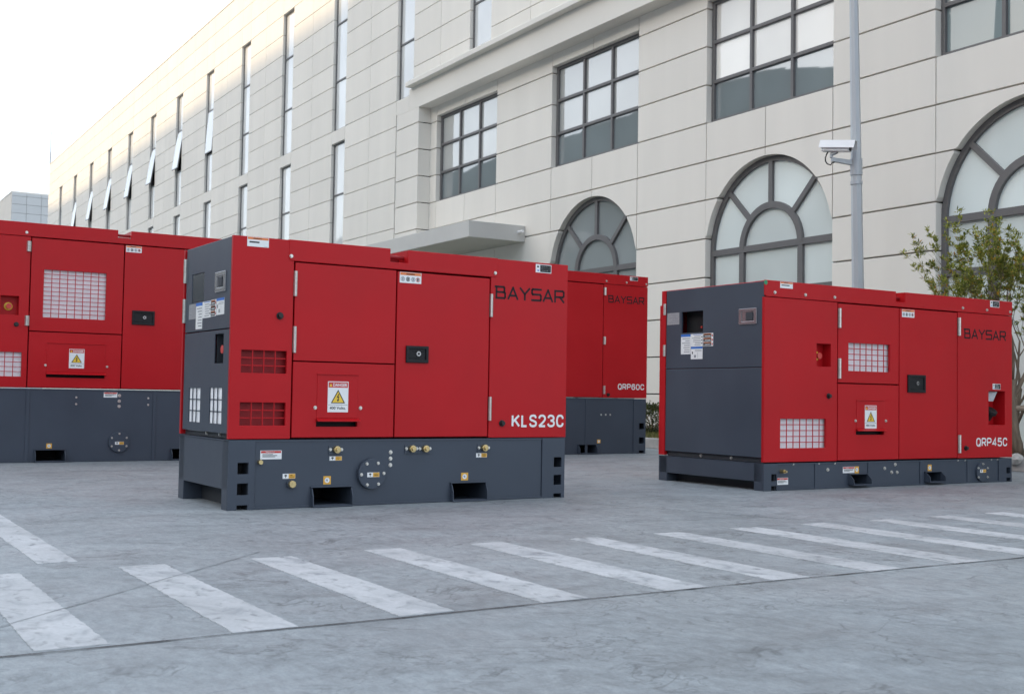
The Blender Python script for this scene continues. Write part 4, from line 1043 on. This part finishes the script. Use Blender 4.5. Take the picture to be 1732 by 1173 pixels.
# ---- arched windows
def bar(mb, p, q, wd, n0, n1):
    p = Vector(p); q = Vector(q); d = (q - p).normalized(); nn = Vector((-d.y, d.x)) * wd / 2
    mb.prism([tuple(p + nn), tuple(p - nn), tuple(q - nn), tuple(q + nn)], n0, n1)
def arc(mb, ca, zc_, rx0, rx1, rz0, rz1, n0, n1, k=28):
    for i in range(k):
        t0, t1 = math.pi * i / k, math.pi * (i + 1) / k
        mb.prism([(ca + rx0 * math.cos(t0), zc_ + rz0 * math.sin(t0)), (ca + rx1 * math.cos(t0), zc_ + rz1 * math.sin(t0)),
                  (ca + rx1 * math.cos(t1), zc_ + rz1 * math.sin(t1)), (ca + rx0 * math.cos(t1), zc_ + rz0 * math.sin(t1))], n0, n1)
def arched_window(u0, u1, gm):
    ca, hw = (u0 + u1) / 2, (u1 - u0) / 2; t = .075; n0, n1 = .105, .165
    ri = .60
    mb = MB(Bf)
    arc(mb, ca, SP, hw - t, hw, RA - t, RA, n0, n1)
    mb.box(u0, u0 + t, 0, SP, n0, n1).box(u1 - t, u1, 0, SP, n0, n1)
    arc(mb, ca, SP, ri - .05, ri + .045, ri - .05, ri + .045, n0 - .008, n1 - .002, 22)
    mb.box(u0 + .02, u1 - .02, SP - .045, SP + .045, n0 - .004, n1 - .004)
    for sgn in (-1, 1): mb.box(ca + sgn * ri - .048, ca + sgn * ri + .048, 0, SP - .046, n0 - .002, n1 - .006)
    mb.box(u0 + .02, u1 - .02, 2.20, 2.28, n0 + .003, n1 - .008)
    for ang in (45, 90, 135):
        c_, s_ = math.cos(R(ang)), math.sin(R(ang))
        bar(mb, (ca + c_ * (ri + .03), SP + s_ * (ri + .03)), (ca + c_ * (hw - .05), SP + s_ * (RA - .05)), .075, n0 - .003, n1 - .005)
    f = mb.build('arched_window', FRAME, bld)
    y0, y1 = .150, .158
    for k in range(4):                                  # fan panes
        a0, a1 = R(45 * k), R(45 * (k + 1)); pts = []
        for i in range(7): a = a0 + (a1 - a0) * i / 6; pts.append((ca + (hw - .03) * math.cos(a), SP + (RA - .03) * math.sin(a)))
        for i in range(7): a = a1 - (a1 - a0) * i / 6; pts.append((ca + ri * math.cos(a), SP + ri * math.sin(a)))
        MB(Bf).prism(pts, y0, y1).build('pane', gm, f)
    MB(Bf).prism([(ca + ri * math.cos(math.pi * i / 14), SP + ri * math.sin(math.pi * i / 14)) for i in range(15)], y0, y1).build('pane', gm, f)
    for b0, b1 in ((2.24, SP), (.05, 2.24)):
        for a0, a1 in ((u0 + .03, ca - ri), (ca - ri, ca + ri), (ca + ri, u1 - .03)):
            MB(Bf).box(a0, a1, b0, b1, y0, y1).build('pane', gm, f)
for i, (u0, u1) in enumerate(opens[1:]): arched_window(u0, u1, GLASS_SMOKE if i == 0 else GLASS_MINT)

# ---- narrow windows of the long wing
def narrow_window(u, z0, z1, transoms, opened=None, gm=GLASS_WHITE):
    n0, n1 = M0 + .075, M0 + .135; t = .04; u1 = u + WW
    zs = [z0] + transoms + [z1]
    hol = [(u + t, u1 - t, zs[i] + t, zs[i + 1] - (t if i == len(zs) - 2 else 0)) for i in range(len(zs) - 1)]
    f = MB(Bf).plate(u, u1, z0, z1, n0, n1, hol).build('narrow_window', FRAME, bld)
    for i, (a0, a1, b0, b1) in enumerate(hol):
        if opened and i == opened[0]:
            # awning sash hinged at its head
            ln = b1 - b0 - .02; s_, c_ = math.sin(opened[1]), math.cos(opened[1])
            mb = MB(Bf); zt = b1 - .01; nn = n0 - .01
            def P(a, d, k): return (a, zt - d * c_ + k * s_, nn - d * s_ + k * c_)
            for k0, k1, mi, ins in ((0, .035, 1, 0), (-.003, 0, 0, .03)):
                vs = [P(a0 + ins, ins, k0), P(a1 - ins, ins, k0), P(a1 - ins, ln - ins, k0), P(a0 + ins, ln - ins, k0), P(a0 + ins, ins, k1), P(a1 - ins, ins, k1), P(a1 - ins, ln - ins, k1), P(a0 + ins, ln - ins, k1)]
                mb.add(vs, [(0, 1, 2, 3), (7, 6, 5, 4), (0, 4, 5, 1), (1, 5, 6, 2), (2, 6, 7, 3), (3, 7, 4, 0)], mi)
            mb.build('open_sash', [gm, FRAME], f)
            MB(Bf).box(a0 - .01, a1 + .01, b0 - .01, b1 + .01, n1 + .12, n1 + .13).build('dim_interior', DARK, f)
        else:
            MB(Bf).box(a0 - .01, a1 + .01, b0 - .01, b1 + .01, n0 + .025, n0 + .033).build('pane', gm, f)
op = {-26.15: .05, -30.10: .135, -34.05: .15, -38.0: .14, -42.10: .15, -46.20: .14, -50.30: .12}
for u in wl:
    narrow_window(u, UP0, UP1, [9.03, 10.60], (1, op[u]) if u in op else None)
    narrow_window(u, LOW0, LOW1, [4.2, 5.93])
for u in (-6.66, -2.66, 1.34, 5.34, 9.34): narrow_window(u, UP0 + .36, UP1, [9.03, 10.60])

# roof rod
tag(MB().tube([(12.88, 72.75, 13.9), (12.88, 72.75, 14.6)], .05, 8).tube([(12.88, 72.75, 14.6), (12.88, 72.75, 15.85)], .025, 6).build('lightning_rod', POLEM), 'thin lightning rod standing on the far roof corner of the cream building', 'lightning rod')

# ---- distant block
gb = thing('distant_block', 'distant blue grey panel clad block beyond the far end of the cream building', 'building', (0, 100, 0))
MB().box(14.89, 30, .02, 30, 0, 16.25).build('wall', CLADB, gb)
MB().box(14.87, 30.02, .0, 30.02, 16.25, 16.36).build('parapet', CLADB, gb)
zrow = [16.25, 15.99, 15.33, 14.62, 13.74] + [13.74 - .95 * k for k in range(1, 15)]
xcol = [14.89 + 1.122 * k for k in range(0, 14)]
for j in range(len(zrow) - 1):
    for i in range(len(xcol) - 1):
        if i < 4 and j < 7: MB().box(xcol[i] + .012, xcol[i + 1] - .012, -.06, .0195, zrow[j + 1] + .012, zrow[j] - .012).build('cladding_panel', CLAD, gb)
restc = MB()
for j in range(len(zrow) - 1):
    for i in range(len(xcol) - 1):
        if not (i < 4 and j < 7): restc.box(xcol[i] + .012, xcol[i + 1] - .012, -.06, .0195, max(.1, zrow[j + 1] + .012), zrow[j] - .012)
kind(restc.build('cladding_panel', CLAD, gb), 'stuff')

# ------------------------------------------------------------------ lamp pole with camera
pole = thing('lamp_pole', 'tall tapered grey steel pole in front of the arched windows, carrying a security camera', 'pole')
pb, pt = Vector((10.985, 9.695, .10)), Vector((10.55, 9.52, 9.2))
pd = (pt - pb) / (pt.z - pb.z)
def pole_at(z): return pb + pd * (z - pb.z)
MB().tube([pole_at(.10), pole_at(9.2)], [.082, .030], 8).build('shaft', POLEM, pole)
MB().box(10.80, 11.17, 9.51, 9.88, .09, .12).build('base_plate', POLEM, pole, bevel=.004)
MB().tube([pole_at(3.36), pole_at(3.56)], .072, 16).build('clamp_band', POLEM, pole, bevel=.003)
MB().tube([pole_at(3.25), pole_at(3.29)], .071, 16).build('clamp_band', POLEM, pole)
lf = Vector((-.848, .529, 0)); tw = Vector((-.529, -.848, 0))   # along the picture's left, towards the viewer
q0 = pole_at(3.50); q1 = q0 + lf * .31 + Vector((0, 0, .035)) + tw * .05
camt = thing('security_camera', 'white box security camera on a short arm clamped to the grey pole', 'camera')
arm = MB(); d = (q1 - q0).normalized(); sd = d.cross(Vector((0, 0, 1))).normalized() * .024; up = Vector((0, 0, .030))
arm.add([q0 - sd - up, q0 + sd - up, q0 + sd + up, q0 - sd + up, q1 - sd - up * .8, q1 + sd - up * .8, q1 + sd + up * .8, q1 - sd + up * .8], [(0, 3, 2, 1), (4, 5, 6, 7), (0, 1, 5, 4), (1, 2, 6, 5), (2, 3, 7, 6), (3, 0, 4, 7)])
arm.build('bracket_arm', POLEM, camt, bevel=.003)
hd = (-lf * .84 + tw * .52 + Vector((0, 0, -.10))).normalized()     # where the lens looks
sdv = hd.cross(Vector((0, 0, 1))).normalized(); upv = sdv.cross(hd)
hc = q1 + Vector((0, 0, .150)) - lf * .06 + tw * .05
def H(a, b, c): v = hc + hd * a + sdv * b + upv * c; return tuple(v)
mb = MB(H); mb.box(-.185, .150, -.056, .056, -.068, .035); mb.build('housing', CAMW, camt, bevel=.014)
mb = MB(H); sec = [(-.084, -.028), (-.050, .066), (.050, .066), (.084, -.028), (.081, -.031), (.046, .060), (-.046, .060), (-.081, -.031)]
n_ = len(sec); mb.add([(-.205, b, c) for b, c in sec] + [(.215, b, c) for b, c in sec], [(0, 1, 6, 7), (1, 2, 5, 6), (2, 3, 4, 5), (8, 15, 14, 9), (9, 14, 13, 10), (10, 13, 12, 11)] + [(i, (i + 1) % n_, (i + 1) % n_ + n_, i + n_) for i in range(n_)]); mb.build('sun_shield', CAMW, camt)
MB(H).box(.1505, .156, -.046, .046, -.056, .026).build('front_glass', BLACK, camt)
MB().tube([q1 + Vector((0, 0, .02)), q1 + Vector((0, 0, .06)), Vector(H(.0, 0, -.066))], [.022, .024, .024], 10).build('swivel', POLEM, camt)
cb = [Vector(q) for q in [H(-.11, .0, -.066), H(-.125, .0, -.10), H(-.135, .0, -.14), H(-.130, .0, -.18), H(-.105, .0, -.212), H(-.06, .0, -.225)]] + [q1 + Vector((0, 0, -.045)), q1 - lf * .04 + Vector((0, 0, -.03))]
MB().tube(cb, .008, 6).build('cable', RUBBER, camt, smooth=True)

# ------------------------------------------------------------------ tree on the right
random.seed(21)
tree = thing('tree', 'small multi-stemmed young tree with sparse yellow green leaves beside the arched window', 'tree', (10.5, 7.25, .09))
tb = MB(); tips = []
def grow(p, d, r, ln, lvl):
    pts = [p.copy()]; rad = [r]; n = 4; cur = p.copy(); dd = d.copy()
    for i in range(n):
        dd = (dd + Vector((random.uniform(-.16, .16), random.uniform(-.16, .16), random.uniform(-.02, .12)))).normalized()
        cur = cur + dd * ln / n
        pts.append(cur.copy()); rad.append(r * (1 - .42 * (i + 1) / n))
    tb.tube(pts, rad, 7 if lvl < 2 else 5 if lvl < 3 else 4)
    if lvl >= 4:
        tips.append((pts, dd)); return
    if lvl >= 2: tips.append((pts[2:], dd))
    k = {0: 3, 1: 3, 2: 3, 3: 3}[lvl]
    for j in range(k):
        f = random.uniform(.55, 1.0) if j else 1.0
        i0 = min(n, max(1, int(round(f * n)))); q = pts[i0]
        az = random.uniform(0, 2 * math.pi); sp = random.uniform(.30, .62) if lvl else random.uniform(.35, .6)
        nd = (dd + Vector((math.cos(az), math.sin(az), 0)) * sp + Vector((0, 0, .06))).normalized()
        grow(q, nd, rad[i0] * random.uniform(.55, .75), ln * random.uniform(.62, .85), lvl + 1)
stems = [((.02, -.02), (-.05, .10, 1), .058, .85), ((.04, -.10), (.10, -.25, 1), .050, .80), ((-.03, .05), (-.04, .36, 1), .040, .82), ((.03, .03), (.30, .20, 1), .038, .80), ((0, -.05), (-.20, .20, 1), .034, .8)]
for (ox, oy), d, r, ln in stems: grow(Vector((ox, oy, -.03)), Vector(d).normalized(), r, ln, 0)
tb.build('trunk', BARK, tree, smooth=True, recalc=False)
cr = MB()
def leaf(c, d, n_, ln, wd):
    d = d.normalized(); s_ = d.cross(n_)
    if s_.length < 1e-3: return
    s_ = s_.normalized() * wd / 2; nn = s_.cross(d).normalized() * ln * .08
    cr.add([tuple(c), tuple(c + d * ln * .5 + s_ + nn), tuple(c + d * ln), tuple(c + d * ln * .5 - s_ + nn)], [(0, 1, 2), (0, 2, 3)])
for pts, dd in tips:
    last = pts[-1]
    if random.random() < .05: continue
    clumps = [last] + ([pts[-2]] if random.random() < .9 else [])
    for c in clumps:
        for _ in range(random.randint(14, 22)):
            az = random.uniform(0, 6.28); el = random.uniform(-.35, 1.1)
            d = Vector((math.cos(az) * math.cos(el), math.sin(az) * math.cos(el), math.sin(el)))
            leaf(c + Vector((random.uniform(-.02, .02), random.uniform(-.02, .02), random.uniform(-.02, .02))), d + dd * .4, Vector((random.uniform(-.5, .5), random.uniform(-.5, .5), 1)), random.uniform(.032, .062), random.uniform(.011, .018))
kind(cr.build('crown', LEAF, tree, recalc=False), 'stuff')
# stakes and stone at its foot
st = thing('tree_stake', 'weathered wooden stakes propping the young tree at the right edge', 'tree support')
MB().tube([(10.25, 7.62, .60), (10.80, 6.75, .62)], .030, 8).build('cross_bar', WOOD, st)
MB().tube([(10.20, 7.50, .05), (10.36, 7.40, .72)], .028, 8).build('stake', WOOD, st)
MB().tube([(10.72, 6.80, .05), (10.60, 6.95, .72)], .028, 8).build('stake', WOOD, st)
def rock(name, c, r, lab):
    mb = MB(); bm = bmesh.new(); bmesh.ops.create_icosphere(bm, subdivisions=2, radius=1)
    rn = random.Random(int(c[0] * 100)); vs = []
    for v in bm.verts:
        k = rn.uniform(.82, 1.15); vs.append((c[0] + v.co.x * r[0] * k, c[1] + v.co.y * r[1] * k, c[2] + v.co.z * r[2] * k))
    fs = [tuple(v.index for v in f.verts) for f in bm.faces]; bm.free()
    mb.add(vs, fs); return tag(mb.build(name, STONE), lab, 'rock')
rock('garden_stone', (10.12, 7.02, .12), (.09, .08, .06), 'small pale stone on the grass at the foot of the young tree')

# shrubs at the building's foot
def shrub(name, c, r, lab, n, seed):
    rn = random.Random(seed)
    t = thing(name, lab, 'shrub', c)
    tw_ = MB()
    for k in range(14):
        a = rn.uniform(0, 6.28); rr_ = rn.uniform(.2, .8) * r[0]
        tw_.tube([(0, 0, 0), (rr_ * .4 * math.cos(a), rr_ * .4 * math.sin(a), r[2] * .8), (rr_ * math.cos(a), rr_ * math.sin(a), r[2] * rn.uniform(1.2, 1.8))], [.008, .006, .003], 4)
    tw_.build('stem', BARK, t)
    fo = MB()
    for _ in range(n):
        u = Vector((rn.gauss(0, 1), rn.gauss(0, 1), rn.gauss(0, 1))).normalized(); k = rn.uniform(.45, 1) ** .5 * rn.uniform(.85, 1.1)
        c_ = Vector((u.x * r[0] * k, u.y * r[1] * k, r[2] + u.z * r[2] * k))
        d = (u + Vector((rn.uniform(-.8, .8), rn.uniform(-.8, .8), rn.uniform(-.3, .9)))).normalized(); nn = Vector((rn.uniform(-1, 1), rn.uniform(-1, 1), 1))
        s_ = d.cross(nn).normalized() * rn.uniform(.008, .014); ln = rn.uniform(.03, .055)
        fo.add([tuple(c_), tuple(c_ + d * ln * .5 + s_), tuple(c_ + d * ln), tuple(c_ + d * ln * .5 - s_)], [(0, 1, 2, 3)])
    kind(fo.build('foliage', LEAF2, t, recalc=False), 'stuff')
shrub('shrub', (11.15, 13.85, .10), (.42, .55, .235), 'dark clipped shrub on the grass strip, seen between two generator sets', 4200, 5)

# ------------------------------------------------------------------ wooded ridge across the valley (it shades the yard and shows in the glass)
random.seed(5)
mb = MB(); ys = list(range(-420, 521, 10)); prof = [0, .25, .6, .85, 1.0, .9, .5]
xo = [-55, -68, -80, -92, -100, -120, -170]
def ridge(y):
    h = 44.5 if y < 106 else 44.5 + (y - 106) * .26 if y < 132 else 52.4
    if y < 30: h = 44.5 - (30 - y) * .08
    if y > 230: h = 52.4 - (y - 230) * .10
    return max(18, h)
for y in ys:
    for k, (x, f) in enumerate(zip(xo, prof)):
        j = (random.uniform(-.2, .2) if 30 < y < 115 else random.uniform(-.7, .7)) if k >= 3 else random.uniform(-3, 3)
        mb.v.append((x + (0 if k == 4 else random.uniform(-4, 4)), y, max(-1, ridge(y) * f + j * (f > 0)) if k else -1))
n = len(xo)
for i in range(len(ys) - 1):
    for k in range(n - 1):
        mb.f.append((i * n + k, i * n + k + 1, (i + 1) * n + k + 1, (i + 1) * n + k)); mb.mi.append(0)
kind(mb.build('hills', HILLM, smooth=True, recalc=False), 'structure')
